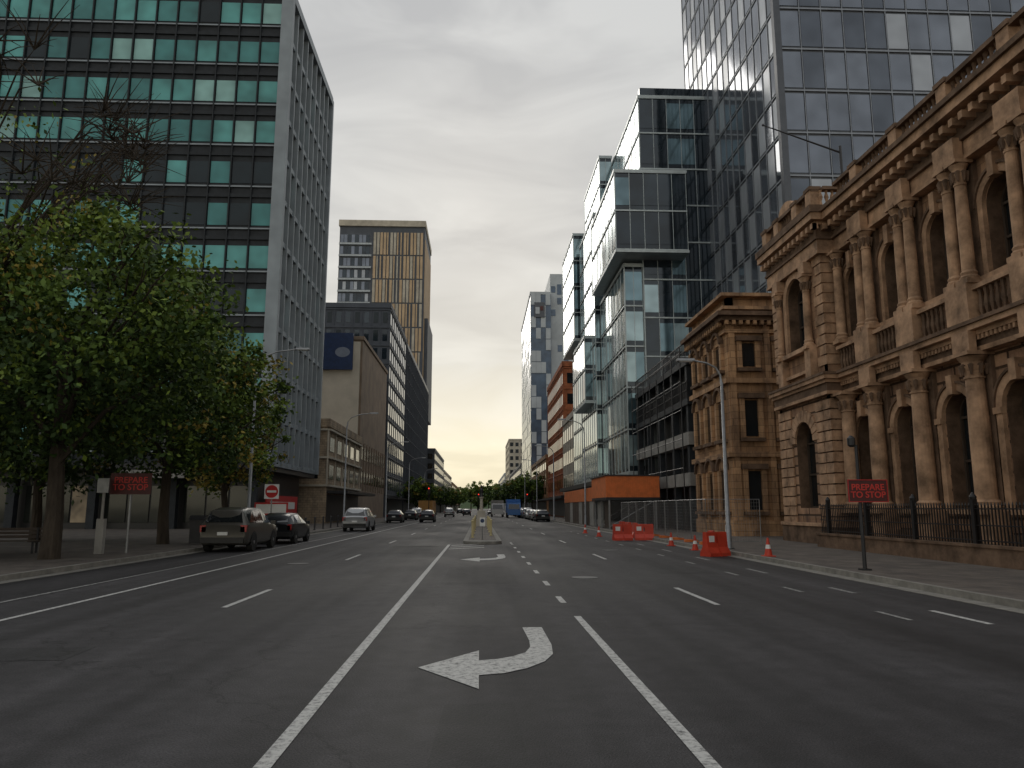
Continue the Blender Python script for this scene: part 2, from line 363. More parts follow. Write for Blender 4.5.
while z<6.3:
    for (a0,a1) in [(Yp-.06,cP-1.35),(cP+1.35,Yq+.06)]:
        off=.0 if k%2 else .35
        w=(a1-a0)/2
        q.box(XP-.07,XP+.02,a0,a0+w-.03-off*.3,z,z+.4,m_trim); q.box(XP-.07,XP+.02,a0+w+.03-off*.3,a1,z,z+.4,m_trim)
    q.box(XP+.03,XP+.88,Yp-.06,Yp+.0,z,z+.4,m_trim)
    z+=.46; k+=1
z=7.9
while z<12.6:
    e=.55 if k%2 else .8
    q.box(XP-.06,XP+.02,Yp-.05,Yp+e,z,z+.4,m_trim); q.box(XP-.06,XP+.02,Yq-e,Yq+.05,z,z+.4,m_trim); q.box(XP+.03,XP+e,Yp-.05,Yp,z,z+.4,m_trim)
    z+=.46;k+=1
part('rustication',q,sb); q=MB()
archivolt(q,'-X',XP,cP,.97,1.5,4.7,.002,.09,m_trim,0,11,.06); part('archivolt',q,sb); q=MB(); archivolt(q,'-X',XP,cP,.97,1.3,11.6,.002,.12,m_trim,2.6); part('archivolt',q,sb)
cn=MB()
def band(z0,z1,pr,mat=m_trim,x=X0,y0=Ya,y1=Yp): cn.box(x-pr,x+.3,y0,y1,z0,z1,mat)
def pband(z0,z1,pr,mat=m_trim): cn.box(XP-pr,XP+3,Yp-pr,Yq+pr*.7,z0,z1,mat)
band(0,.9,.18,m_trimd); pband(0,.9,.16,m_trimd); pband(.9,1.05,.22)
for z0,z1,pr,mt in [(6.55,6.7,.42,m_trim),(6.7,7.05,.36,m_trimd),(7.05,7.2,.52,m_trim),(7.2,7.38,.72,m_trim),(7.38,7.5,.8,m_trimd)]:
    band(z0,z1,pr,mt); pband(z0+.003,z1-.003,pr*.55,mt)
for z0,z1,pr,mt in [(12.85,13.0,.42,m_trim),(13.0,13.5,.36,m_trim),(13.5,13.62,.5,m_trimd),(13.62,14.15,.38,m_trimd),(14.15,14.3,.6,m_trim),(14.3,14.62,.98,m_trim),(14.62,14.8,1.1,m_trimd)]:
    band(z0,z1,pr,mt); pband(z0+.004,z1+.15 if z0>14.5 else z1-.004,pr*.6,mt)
y=Ya+.2
while y<Yp-.8:
    cn.box(X0-.86,X0-.385,y,y+.2,13.9,14.148,m_trim); y+=.505
y=Yp-.5
while y<Yq+.2:
    cn.box(XP-.52,XP-.235,y,y+.2,13.9,14.15,m_trim); y+=.5
x=XP-.5
while x<XP+.9: cn.box(x,x+.2,Yp-.5,Yp-.235,13.9,14.15,m_trim); x+=.48
y=Ya
while y<Yp-.2: cn.box(X0-.5,X0-.425,y,y+.1,6.9,7.045,m_trim); y+=.2
def balustrade(face_x,y0,y1,z0,h,step=.27,pr=.32,piers=()):
    cn.box(face_x-pr,face_x-pr+.34,y0,y1,z0,z0+.14,m_trimd); cn.box(face_x-pr-.04,face_x-pr+.38,y0,y1,z0+h-.16,z0+h,m_trimd)
    y=y0+.15
    while y<y1:
        if not any(abs(y-p)<.36 for p in piers):
            hh=h-.3
            cn.lathe(face_x-pr+.17,y,[(.09,z0+.14),(.05,z0+.14+hh*.15),(.11,z0+.14+hh*.4),(.05,z0+.14+hh*.75),(.09,z0+.14+hh)],m_trimd,6)
        y+=step
    for p in piers:
        cn.box(face_x-pr-.05,face_x-pr+.39,p-.27,p+.27,z0+.002,z0+h-.1,m_trim); cn.box(face_x-pr-.1,face_x-pr+.44,p-.32,p+.32,z0+h-.1,z0+h+.06,m_trimd)
balustrade(X0,Ya,Yp-.9,14.8,1.05,.27,.55,[b for b in bays if b<31])
balustrade(XP,Yp-.2,Yq+.2,14.95,1.0,.27,.3,[Yp+.1,cP-1.1,cP+1.1,Yq-.1])
for x in [XP-.1+.27*i for i in range(4)]:
    cn.lathe(x+.2,Yp-.2,[(.09,15.1),(.05,15.3),(.11,15.5),(.05,15.7),(.09,15.8)],m_trim,6)
cn.box(XP+.14,XP+1.2,Yp-.4,Yp-.05,15.8,15.95,m_trimd); cn.box(XP+.14,XP+1.2,Yp-.4,Yp-.05,14.95,15.1,m_trimd)
for i in range(8):
    t0=math.pi*i/8; t1=math.pi*(i+1)/8
    cn.prism_x([(cP-.85*math.cos(t0),15.96),(cP-.85*math.cos(t0),15.97+.5*math.sin(t0)),(cP-.85*math.cos(t1),15.97+.5*math.sin(t1)),(cP-.85*math.cos(t1),15.96)],XP-.28,XP+.03,m_trim)
part('cornice',cn,sb)
tr=MB()
for i in range(7):
    a1,a0=bays[i],bays[i+1]; c=(a0+a1)/2
    archivolt(tr,'-X',X0,c,.8,1.08,4.75,.002,.14,m_trim); archivolt(tr,'-X',X0,c,1.08,1.16,4.75,.004,.2,m_trimd)
    tr.fb('-X',X0,c-.15,c+.15,5.45,6.1,.003,.3,m_trim)
    tr.fb('-X',X0,c-1.16,c-.8,4.55,4.75,.006,.2,m_trim); tr.fb('-X',X0,c+.8,c+1.16,4.55,4.75,.006,.2,m_trim)
    for s in (-1,1): tr.box(X0-.14,X0+.01,c+s*.98-.16,c+s*.98+.16,1.6,4.55,m_trim)
    archivolt(tr,'-X',X0,c,.74,1.0,11.2,.002,.14,m_trim,2.3); archivolt(tr,'-X',X0,c,1.0,1.09,11.2,.004,.2,m_trimd)
    tr.fb('-X',X0,c-.14,c+.14,11.85,12.6,.005,.3,m_trim)
    tr.fb('-X',X0,c-1.05,c+1.05,8.72,8.9,.006,.3,m_trim); tr.fb('-X',X0,c-.8,c+.8,1.5,1.7,.006,.25,m_trim)
    tr.box(X0-.62,X0-.3,c-.95,c+.95,8.45,8.6,m_trim)
    for j in range(7): tr.lathe(X0-.46,c-.78+.26*j,[(.09,7.5),(.05,7.65),(.1,7.9),(.05,8.25),(.09,8.45)],m_trimd,6)
for b in bays[1:]:
    tr.box(X0-.66,X0-.01,b-.45,b+.45,0.01,1.5,m_trim); tr.box(X0-.14,X0-.003,b-.42,b+.42,1.5,6.55,m_trimd)
    tr.box(X0-.78,X0-.01,b-.56,b+.56,7.5,8.7,m_trim); tr.box(X0-.16,X0-.003,b-.55,b+.55,8.7,12.85,m_trimd)
    tr.box(X0-.74,X0-.425,b-.55,b+.55,12.86,13.6,m_trim)
    tr.box(X0-.78,X0-.53,b-.42,b+.42,6.56,7.19,m_trim)
tr.fb('-X',XP,cP-1.5,cP+1.5,8.8,9.0,.006,.35,m_trim); tr.fb('-X',XP,cP-1.6,cP+1.6,7.8,7.95,.006,.2,m_trim)
for s in (-1,1): tr.box(XP-.35,XP-.005,cP+s*1.55-.28,cP+s*1.55+.28,7.5,8.8,m_trim); tr.box(XP-.4,XP-.005,cP+s*1.55-.3,cP+s*1.55+.3,12.3,12.84,m_trim)
part('window_surround',tr,sb)
def colmesh(h,r):
    b=MB(); b.box(-r*1.45,r*1.45,-r*1.45,r*1.45,0,.16,m_trim)
    b.lathe(0,0,[(r*1.4,.16),(r*1.42,.24),(r*1.15,.3),(r*1.28,.38),(r*1.02,.46),(r,.8),(r*.98,h*.5),(r*.86,h-.85),(r*.98,h-.83),(r*.98,h-.77),(r*.84,h-.75),(r*.9,h-.6),(r*1.18,h-.45),(r*.98,h-.43),(r*1.05,h-.3),(r*1.45,h-.14),(r*1.3,h-.12)],m_trim,18)
    for j in range(8):
        a=j*math.pi/4; cx,cy=math.cos(a)*r*1.12,math.sin(a)*r*1.12
        b.lathe(cx,cy,[(.03,h-.72),(.07,h-.5),(.09,h-.4),(.03,h-.36)],m_trimd,5)
    b.box(-r*1.5,r*1.5,-r*1.5,r*1.5,h-.12,h,m_trim); me=b.mesh('column'); return me
cl=colmesh(5.05,.31); cu=colmesh(4.15,.2); ce=colmesh(3.5,.17)
Ls=Vector(sb.location)
def col(me,x,y,z): o=bpy.data.objects.new('column',me); COL.objects.link(o); o.parent=sb; o.location=Vector((x,y,z))-Ls
for b in bays[1:]:
    col(cl,X0-.42,b,1.5)
    for s in (-1,1): col(cu,X0-.47,b+s*.33,8.7)
for s in (-1,1): col(ce,XP-.22,cP+s*1.55,8.8)
col(cu,X0-.4,Yp-.45,8.7); col(cl,X0-.4,Yp-.5,1.5)
for i in range(7):
    c=(bays[i]+bays[i+1])/2
    arched_window(sb,'-X',X0,c,.78,1.7,4.75,.6); arched_window(sb,'-X',X0,c,.72,8.9,11.2,.6)
arched_window(sb,'-X',XP,cP,.95,1.7,4.7,.6); arched_window(sb,'-X',XP,cP,.95,9.0,11.6,.6)
fp=thing('flagpole',(15.6,30,15.8),'slim raking flagpole projecting from the stone parapet','flagpole'); b=MB(); b.tube([(0,0,1.2),(-3.3,.1,2.45)],[.045,.025],m_dark,6); b.tube([(0,0,0),(0,0,1.5)],.06,m_dark,8); b.lathe(-3.32,.1,[(.02,2.4),(.06,2.46),(.02,2.52)],m_dark,8); part('pole',b,fp,False)
fe=thing('iron_fence',(14.1,10,.13),'black iron railing on a low stone wall','fence')
b=MB(); b.box(13.9,14.3,6,31,.13,.62,m_trimd); b.box(13.86,14.34,6,31,.62,.7,m_trimd); part('wall',b,fe)
b=MB(); y=6.1
while y<31:
    b.box(14.085,14.115,y,y+.03,.7,1.78,m_black); b.lathe(14.1,y+.015,[(.03,1.78),(.001,1.88)],m_black,4); y+=.14
for z in (.78,1.2,1.66): b.box(14.075,14.125,6,31,z,z+.035,m_black)
y=6
while y<31.1: b.box(14.03,14.17,y-.07,y+.07,.7,1.95,m_black); b.lathe(14.1,y,[(.09,1.95),(.1,2.02),(.02,2.15)],m_black,8); y+=3.03
part('railing',b,fe)
# ---------------------------------------------------------------- brown stone office
def box_building(name,label,x0,x1,y0,y1,z1,mat,cat='building'):
    t=thing(name,((x0 if x0>0 else x1),y0,0),label,cat)
    w=MB(); w.box(x0,x1,y0,y1,0,z1,mat); return t,w
t,w=box_building('stone_office','carved brown stone office building with heavy cornice',14.5,30,42.7,50.2,13.3,m_brown)
for z0,z1,pr in [(0,1,.12),(4.6,4.9,.25),(8.9,9.2,.25),(11.9,12.1,.2),(12.6,12.85,.45),(12.85,13.1,.7),(13.3,13.5,.3),(14.1,14.3,.35)]:
    w.box(14.5-pr,30.003,42.7-pr,50.2+pr*.2,z0,z1,m_trimd if pr>.4 else m_brown)
w.box(14.6,15,42.8,50.1,13.5,14.1,m_brown); w.box(14.6,30,42.8,43.2,13.5,14.1,m_brown)
items=[]
for f,(zb,zt) in enumerate([(1.6,3.8),(5.8,7.9),(9.9,11.3)]):
    for k in range(3):
        y=44.2+k*2.3; items.append(((14.5-.03,y,(zb+zt)/2),(.03,.95,zt-zb),m_wg))
        for s in (-1,1): w.fb('-X',14.5,y+s*.66-.16,y+s*.66+.16,zb-.1,zt+.1,.002,.2,m_brown)
        archivolt(w,'-X',14.5,y,.001,.7,zt+.1,.003,.12,m_brown,0,8); archivolt(w,'-X',14.5,y,.7,.86,zt+.1,.004,.3,m_trimd,0,10)
        w.fb('-X',14.5,y-.9,y+.9,zb-.3,zb-.1,.004,.3,m_trimd)
    for k in range(5):
        x=15.7+k*2.1; items.append(((x,42.7-.03,(zb+zt)/2),(.75,.03,zt-zb),m_wg))
        for s in (-1,1): w.fb('-Y',42.7,x+s*.54-.14,x+s*.54+.14,zb-.1,zt+.1,.002,.2,m_brown)
        w.fb('-Y',42.7,x-.75,x+.75,zt+.1,zt+.4,.004,.35,m_trimd); w.fb('-Y',42.7,x-.7,x+.7,zb-.3,zb-.1,.004,.3,m_trimd)
for k in range(6): w.fb('-Y',42.7,14.56+k*2.1,14.9+k*2.1,1.0,12.6,.001,.16,m_brown)
for i in range(18): w.box(14.05,14.29,42.9+i*.42,43.1+i*.42,12.35,12.598,m_brown)
for i in range(18): w.box(14.3+i*.42,14.5+i*.42,42.24,42.49,12.35,12.598,m_brown)
part('wall',w,t); emit_windows(t,items)
# ---------------------------------------------------------------- car park style block
t,w=box_building('parking_structure','dark concrete parking block with open decks and railings',15.1,28,51,68.3,12.2,m_black)  # solid black core paints the shade between the open decks
for i,z in enumerate([3.2,6.0,8.8,11.6]):
    w.box(14.3,28.01,50.9,68.4,z,z+(.9 if i<2 else .45),m_conc if i<2 else m_tspan)
for y in [51.2+4.2*k for k in range(5)]: w.box(14.4,14.9,y,y+.45,0,11.6,m_tspan)
part('wall',w,t); w=MB()
for z in (9.3,12.1):
    y=51
    while y<68.3: w.box(14.32,14.36,y,y+.05,z,z+1.1,m_dark); y+=.35
    w.box(14.3,14.38,51,68.3,z+1.1,z+1.16,m_dark); w.box(14.3,14.38,51,68.3,z+.5,z+.55,m_dark)
part('railing',w,t); w=MB()
for k in range(8): w.tube([(13.9,51+k*2.4,.13),(13.9,51+k*2.4,12.8)],.04,m_dark,6)
for z in (4,6,8,10,12): w.tube([(13.9,51,z+.4),(13.9,68,z+.4)],.035,m_dark,6)
part('scaffold',w,t)
# ---------------------------------------------------------------- stepped glass tower
st=thing('stepped_glass_tower',(14.5,69,0),'pale blue glass office tower of shifted stacked boxes','building')
w=MB(); fr=MB(); items=[]
def gbox(x0,x1,y0,y1,z0,z1,fl,wn,ws,cn_,cs,roof=m_sfr,endc=True):
    w.box(x0,x1,y0,y1,z0,z1,m_sC)
    fh=(z1-z0)/fl
    grid(items,fr,'-Y',y0,x0,x1,z0,fh,fl,cn_,wn,m_sfr,.95,.72,.14,.06,.05,.1,.14)
    grid(items,fr,'-X',x0,y0,y1,z0,fh,fl,cs,ws,m_sfr,.95,.84,.08,.08,.06,.1,.12)
    w.box(x0-.12,x1+.12,y0-.12,y1+.12,z1+.01,z1+.28,roof); w.box(x0-.1,x1+.1,y0-.1,y1+.1,z0-.25,z0-.002,m_sfr)
dk=[(m_sC,6),(m_sB,3),(m_sA,.6)]; lt=[(m_sA,7),(m_sB,2.5),(m_sC,.3)]
gbox(15.6,22.5,69,110,4.5,42.3,10,dk,lt,5,22)
gbox(12.6,19.4,66.8,81.5,25.6,33.3,2,[(m_sB,3),(m_sC,3)],lt,5,8)
gbox(13.8,15.5,69.3,83.5,5,24.8,5,lt,lt,2,8); gbox(13.2,15.5,84,96,5,36,8,lt,lt,2,7)
gbox(14.1,15.5,84.2,97,36.5,43.3,2,lt,lt,2,7)
gbox(12.5,15.5,97.5,110.5,24,38.5,4,lt,lt,2,7); gbox(13.8,15.5,97.5,110,5,23.4,5,lt,lt,2,7); gbox(12.2,13.1,86,96,14,21.5,2,lt,dk,1,5)
w.box(15.8,22.3,69.3,70,42.6,43.6,m_sC)
w.box(12.6,22,68.2,110.4,0,.3,m_conc); w.box(14.8,22,69,110,.3,4.2,m_dark); w.box(11.6,15.4,68.5,110,4.0,4.45,m_dark)
part('wall',w,st); part('frame',fr,st); emit_windows(st,items)
# ---------------------------------------------------------------- grey glass tower
gt=thing('grey_glass_tower',(22.3,51,0),'tall blue grey glass office tower with silver panels','building')
w=MB(); fr=MB(); items=[]
w.box(22.3,56,51,75.5,0,60,m_gfr)
def wf(f,c): return [(m_gB,6),(m_gC,.5)] if (c+(f//2))%3==1 else [(m_gB,6),(m_gA,3)]
grid(items,fr,'-Y',51,22.4,56,2,3.4,17,20,None,m_gln,.9,.86,.07,.1,.06,.09,.12,wfun=wf)
def wf2(f,c): return [(m_gC,5),(m_gB,2)] if (c+f)%2==0 else [(m_gB,5),(m_gA,1.5)]
grid(items,fr,'-X',22.3,51.1,75.3,2,3.4,17,16,None,m_gln,.86,.86,.07,.10,.07,.07,.12,wfun=wf2)
fr.box(22.0,22.5,50.7,51.2,0,60,m_gfr); w.box(22.1,56.1,50.8,75.6,60.01,61,m_gfr); w.box(24,40,60,74,61,64,m_gfr)
part('wall',w,gt); part('frame',fr,gt); emit_windows(gt,items)
# ---------------------------------------------------------------- right side, further
m_obr=brickmat('orange_brick',(.43,.15,.07),.6,.3,.02,.6,.15,.3)
m_cream=M('cream_render',(.45,.41,.34),.85,0,.2,.4); m_wpan=M('pale_cladding',(.42,.46,.49),.6,0,.12,.3); m_blue=glass('deep_blue_panel',(.05,.085,.14),.25,.2)
def simple(name,label,x0,x1,y0,y1,z1,mat,floors,cn_,cs,ww,frm,side,pw=.6,ph=.55,slab=.0,fin=.1,z0=4,endw=None,fe_=1):
    t,w=box_building(name,label,x0,x1,y0,y1,z1,mat); fr=MB(); items=[]
    fh=(z1-z0-.8)/floors
    if cn_: grid(items,fr,'-Y',y0,x0,x1,z0,fh,floors,cn_,endw or ww,frm,pw,ph,.25,fin,.12,slab,.2)
    if side>0: grid(items,fr,'-X',x0,y0,y1,z0,fh,floors,cs,ww,frm,pw,ph,.25,fin,.12,slab,.2)
    else: grid(items,fr,'+X',x1,y0,y1,z0,fh,floors,cs,ww,frm,pw,ph,.25,fin,.12,slab,.2)
    w.box(x0-.2,x1+.2,y0-.2,y1+.2,z1-.5,z1+.35,mat)
    xs=(x0 if side>0 else x1)
    w.box(xs-side*2.2,xs,y0+.2,y1-.2,3.2,3.5,m_dark)
    w.box(xs-side*.03,xs+side*.5,y0+.3,y1-.3,.3,3.1,m_black)
    part('wall',w,t); part('frame',fr,t); emit_windows(t,items); return t
simple('white_shop_building','pale rendered street building with dark windows',14.2,24,112,128,16,m_cream,3,3,6,[(m_wg,1)],m_cream,1)
simple('orange_brick_building','orange brick street building with dark windows',14.5,30,130,160,27,m_obr,6,6,14,[(m_wg,1)],m_obr,1,.45,.5,.1)
bt=thing('patterned_tower',(14.5,214,0),'pale grey and dark blue patterned residential tower','building')
w=MB(); items=[]; w.box(14.5,20.5,214,262,0,64,m_blue); w.box(20.5,32,216,262,0,71,m_wpan); w.box(14.3,20.6,213.8,262,64,64.8,m_wpan)
for f in range(18):
    for c in range(4):
        if R()<.5: w.box(14.6+c*1.45,16.0+c*1.45,213.8,214,3+f*3.4,6.2+f*3.4,m_wpan)
    for c in range(6):
        if R()<.62: items.append(((21.4+c*1.85,215.95,5+f*3.6),(1.3,.08,3.2 if R()<.4 else 2),m_blue))
    for c in range(12):
        if R()<.6: items.append(((14.45,216+c*3.9,5+f*3.3),(.08,2.6,2.4),m_sB))
w.box(15.6,18.6,213.5,213.79,57,61.5,m_gfr)
part('wall',w,bt); emit_windows(bt,items)
b=MB(); b.box(17.3,18.2,213.4,213.48,59,60.3,m_maroon); b.box(15.9,17.1,213.4,213.48,58,60,m_wpan); part('sign',b,bt)
simple('slim_street_tower','slim beige tower with brown crown',14.5,28,380,430,36,m_cream,9,5,12,[(m_wg,1)],m_cream,1)
simple('grey_street_block','grey office block along the street',14.5,30,270,370,17,m_conc,4,4,16,[(m_wg,1)],m_conc,1)
simple('low_shop_row','low brown shop building',14.5,30,165,212,13,m_brown,3,4,10,[(m_wg,1)],m_brown,1)
simple('grey_street_block','pale office block at the end of the street',14.5,30,450,600,22,m_wpan,5,4,16,[(m_wg,1)],m_conc,1)
# ---------------------------------------------------------------- left side
TX=-16.75
tt=thing('teal_glass_tower',(TX,58.7,0),'dark office tower with teal window panels and grey fins','building')
w=MB(); fr=MB(); items=[]
w.box(-66,TX,58.7,76,5,45,m_tspan); w.box(-65,TX-1,60,75,0,5,m_black)
def wt(f,c):
    if f>=7: return [(m_tealA,5),(m_tealB,4),(m_tealD,2),(m_tealC,1.2)]
    if f in (2,4): return [(m_tealA,6),(m_tealB,2),(m_tealC,2)]
    return [(m_tealA,5),(m_tealC,3),(m_tealB,2)] if c%2 else [(m_tealC,6),(m_tealB,1.5)]
grid(items,fr,'-Y',58.7,-66,TX-.3,5.2,3.6,11,28,None,m_tspan,.88,.52,.3,.22,.1,.12,.3,wfun=wt)
for f in range(11):
    fr.fb('-Y',58.7,-66,TX-.3,5.2+f*3.6+.72,5.2+f*3.6+.84,.05,.16,m_tfin)
part('frame',fr,tt); fr=MB()
grid(items,fr,'+X',TX,58.9,75.8,5.2,3.6,11,9,[(m_tealC,5),(m_sC,4),(m_tealB,1)],m_tfin,.8,.6,.25,.5,.22,.35,.42)
fr.box(TX-.35,TX+.62,58.35,58.95,5,45.2,m_tfin); fr.box(TX-.3,TX+.6,75.75,76.2,5,45.2,m_tfin); fr.box(TX-.3,TX+.6,58.95,75.75,44.6,45.4,m_tfin)
part('fin',fr,tt)
for k in range(9): w.box(TX-1-k*6,TX-.4-k*6,58.8,59.4,0,5,m_tspan)
w.box(-66,TX+.2,57.2,76.2,4.6,4.98,m_dark)
part('wall',w,tt)
m_shop=M('shopfront_painted_glow',(.30,.23,.15),.4,0,.6,.8); m_shopd=glass('shop_glass',(.022,.025,.022),.08,spec=.5)  # warm base colour paints an indoor glow on some panes; nothing emits
for k in range(8): 
    for j in range(3): 
        x=TX-1.9-k*6-j*1.75
        items.append(((x,59.94,2.0),(1.6,.06,2.8),m_shop if R()<.2 else m_shopd))
emit_windows(tt,items)
b=MB(); b.box(-27,-22,57.1,57.19,3.9,4.5,m_conc); part('sign',b,tt)
b=MB(); b.box(TX+.01,TX+.1,60,70,1.2,2.7,m_redsign); b.box(TX+.015,TX+.12,61,69,1.6,2.2,m_wsign); part('shop_sign',b,tt)
simple('corner_brick_shop','low beige brick corner building with awning',-28,-15.9,79,100,10.6,brickmat('beige_brick',(.38,.30,.215),.5,.25,.02,.6,.15,.3),2,3,5,[(m_wg,1)],m_cream,-1,.55,.5,.3)
m_beige=M('off_white_render',(.54,.49,.41),.85,0,.15,.3,.1); m_tan=M('tan_panels',(.20,.15,.11),.8,0,.2,.5)
t,w=box_building('beige_office','plain beige office block with tan side wall',-30,-16.3,102,129,24.6,m_tan)
w.box(-30,-16.6,101.7,102,0,24.3,m_beige); w.box(-30,-16.1,101.8,129,24.6,25.1,m_tan)
fr=MB(); items=[]; grid(items,fr,'+X',-16.3,103,128.5,4,3.3,2,10,[(m_wg,1)],m_tan,.7,.5,.3,.15,.1,0)
part('wall',w,t); part('frame',fr,t); emit_windows(t,items)
sg=thing('rooftop_sign',(-19.9,101.5,20),'dark blue square sign with pale emblem on beige wall','sign')
b=MB(); m_navy=M('navy_panel',(.015,.035,.10),.5,0,.2); m_emb=M('emblem_grey_blue',(.20,.23,.29),.5,0,.1); b.box(-2.8,2.4,-.3,0,.3,5.4,m_navy); part('panel',b,sg,False)
b=MB(); b.poly([(1.0+1.0*math.cos(a*math.pi/12),-.32,2.7+.7*math.sin(a*math.pi/12)) for a in range(24)],m_emb)
part('emblem',b,sg,False)
m_slate=M('slate_blue_cladding',(.07,.08,.098),.6,.1,.15,.4)
simple('slate_office','dark slate office block with narrow windows',-36,-16.3,131,160,37.5,m_slate,10,12,9,[(m_sC,3),(m_tealC,2),(m_gA,1)],m_slate,-1,.5,.6,.15)
simple('slate_office','dark blue grey office block with ribbed facade',-34,-16.3,162,229,37,m_gfr,10,8,20,[(m_sC,3),(m_gA,2)],m_slate,-1,.5,.6,.15,.3)
m_gold=M('gold_cladding',(.47,.34,.21),.5,.1,.15,.3)
tw=thing('striped_tower',(-18.5,234,0),'residential tower with gold and dark vertical stripes','building')
w=MB(); fr=MB(); items=[]
w.box(-46,-18.5,234,262,0,92,m_slate)
rows=22
for f in range(rows):
    z=3+f*3.95
    for c in range(8): items.append(((-45.2+c*1.2,233.97,z+1.9),(1.0,.06,2.6),pick([(m_gB,3),(m_gC,1),(m_sC,3)])))
    fr.fb('-Y',234,-46,-35.6,z-.3,z+.3,.002,.7,m_wpan)
for k in range(15):
    x=-35+k*1.08
    for f in range(rows//2):
        z=3+f*7.95; w.box(x,x+(.78 if R()<.7 else .4),233.8,234,z,z+7.5,m_gold if R()<.7 else m_cream)
w.box(-18.5,-17.2,236,260,30,62,m_slate)
w.box(-46.3,-18.2,233.4,262,92,94,m_cream)
for k in range(20): w.box(-18.5,-18.3,234.5+k*1.35,235.1+k*1.35,3,88,m_gold)
part('wall',w,tw); part('balcony',fr,tw); emit_windows(tw,items)
simple('low_street_block','low grey street building with shops',-34,-16,264,330,22,m_slate,5,5,14,[(m_wg,1)],m_conc,-1)
simple('low_street_block','low beige street building with shops',-34,-16,335,420,18,m_cream,4,5,14,[(m_wg,1)],m_conc,-1)
simple('low_street_block','low brown street building with shops',-34,-16,430,600,16,m_brown,4,5,14,[(m_wg,1)],m_conc,-1)
# ---------------------------------------------------------------- trees
def make_tree(name,loc,h,rad,base,nclump,nleaf,leaf,mix,label,seed,trunk_r=.25,sparse=0,group=None,squash=1):
    rnd=random.Random(seed); t=thing(name,loc,label,'tree',group)
    b=MB(); g=rnd.gauss
    top=h*.62
    tp=[(0,0,-.1),(g(0,.06),g(0,.06),h*.12),(g(0,.12),g(0,.12),h*.28),(g(0,.25),g(0,.25),top)]
    b.tube(tp,[trunk_r*1.25,trunk_r,trunk_r*.85,trunk_r*.35],m_bark,10)
    for i in range(9):
        a=rnd.random()*6.28; s=h*(.22+.05*rnd.random()+.035*i); e=s+h*(.18+.2*rnd.random()); rr=rad*(.5+.35*rnd.random())
        if sparse: e=min(s+h*(.3+.25*rnd.random()),h*.95)
        p0=(0,0,s); p1=(rr*.45*math.cos(a),rr*.45*math.sin(a),(s+e)/2+.3); p2=(rr*math.cos(a+.2),rr*math.sin(a+.2),e)
        b.tube([p0,p1,p2],[trunk_r*.42,trunk_r*.26,trunk_r*.1],m_bark,6)
        for j in range(6 if sparse else 3):
            a2=a+rnd.uniform(-.9,.9); q=Vector(p2)+Vector((math.cos(a2)*rad*.3,math.sin(a2)*rad*.3,rnd.uniform(.2,1.4)))
            b.tube([p1 if j else p2,tuple((Vector(p2)+q)/2+Vector((0,0,.15))),tuple(q)],[trunk_r*.16,trunk_r*.1,trunk_r*.03],m_bark,5)
            if sparse:
                for k in range(8):
                    qq=q+Vector((rnd.uniform(-1.6,1.6),rnd.uniform(-1.4,1.4),rnd.uniform(-.2,1.6))); b.tube([tuple(q),tuple((q+qq)/2+Vector((0,0,.1))),tuple(qq)],[.028,.018,.007],m_bark,4)
    part('trunk',b,t,False)
    V=[];Fc=[];Mi=[]
    zc=(h+base)/2; rz=(h-base)/2
    for c in range(nclump):
        while True:
            x,y,z=[rnd.uniform(-1,1) for _ in range(3)]
            d=x*x+y*y+z*z
            if .22<d<1: break
        ang=math.atan2(y,x); lump=1+.16*math.sin(3*ang+seed)+.12*math.sin(5*ang+z*4+seed)
        cx,cy,cz=x*rad*lump,y*rad*lump*squash,zc+z*rz*(1+.1*math.sin(4*ang+seed*2))
        cr=rnd.uniform(.35,.95)*rad*.2
        light=.5+z*.6+rnd.gauss(0,.22)  # crown light painted in: darker leaves low, brighter ones high, plus random tone
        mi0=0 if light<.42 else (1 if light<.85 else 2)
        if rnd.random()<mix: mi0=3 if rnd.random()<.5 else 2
        for l in range(nleaf):
            px,py,pz=cx+rnd.gauss(0,cr*.6),cy+rnd.gauss(0,cr*.6),cz+rnd.gauss(0,cr*.45)
            n=Vector((rnd.gauss(0,1),rnd.gauss(0,1),rnd.gauss(.5,1))).normalized(); a=n.orthogonal().normalized(); a.rotate(Matrix.Rotation(rnd.random()*6.28,3,n)); bb=n.cross(a)
            s=leaf*rnd.uniform(.6,1.3); i=len(V); p=Vector((px,py,pz))
            V+= [tuple(p+a*s*.5),tuple(p+bb*s*.3),tuple(p-a*s*.5),tuple(p-bb*s*.3)]
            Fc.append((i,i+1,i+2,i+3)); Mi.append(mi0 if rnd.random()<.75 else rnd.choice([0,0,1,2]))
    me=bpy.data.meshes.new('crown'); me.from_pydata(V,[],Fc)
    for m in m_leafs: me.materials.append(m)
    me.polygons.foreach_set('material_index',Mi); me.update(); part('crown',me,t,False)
    return t
G='street trees on the pavement'
make_tree('plane_tree',(-13.4,24.5,.13),11.5,4.8,3.2,380,80,.21,.07,'large leafy green street tree on the pavement',3,.26,group=G)
make_tree('plane_tree',(-19.5,26.5,.13),11.7,5.0,2.5,330,70,.23,.06,'large leafy green street tree on the plaza',8,.26,group=G)
make_tree('plane_tree',(-17.6,25,.13),15.6,5.0,10.5,40,18,.2,.5,'tall half bare tree with thin leafless branches',5,.25,1,group=G)
make_tree('plane_tree',(-14.0,34.5,.13),10.9,4.3,2.6,290,68,.24,.22,'olive green street tree beside parked cars',12,.22,group=G)
make_tree('plane_tree',(-15.2,46,.13),9.4,3.4,2.6,190,60,.26,.75,'yellowing autumn street tree near the tower',21,.2,group=G)
make_tree('plane_tree',(-21,37,.13),9.8,4.4,2.4,200,55,.28,.1,'leafy green tree on the plaza',31,.22,group=G)
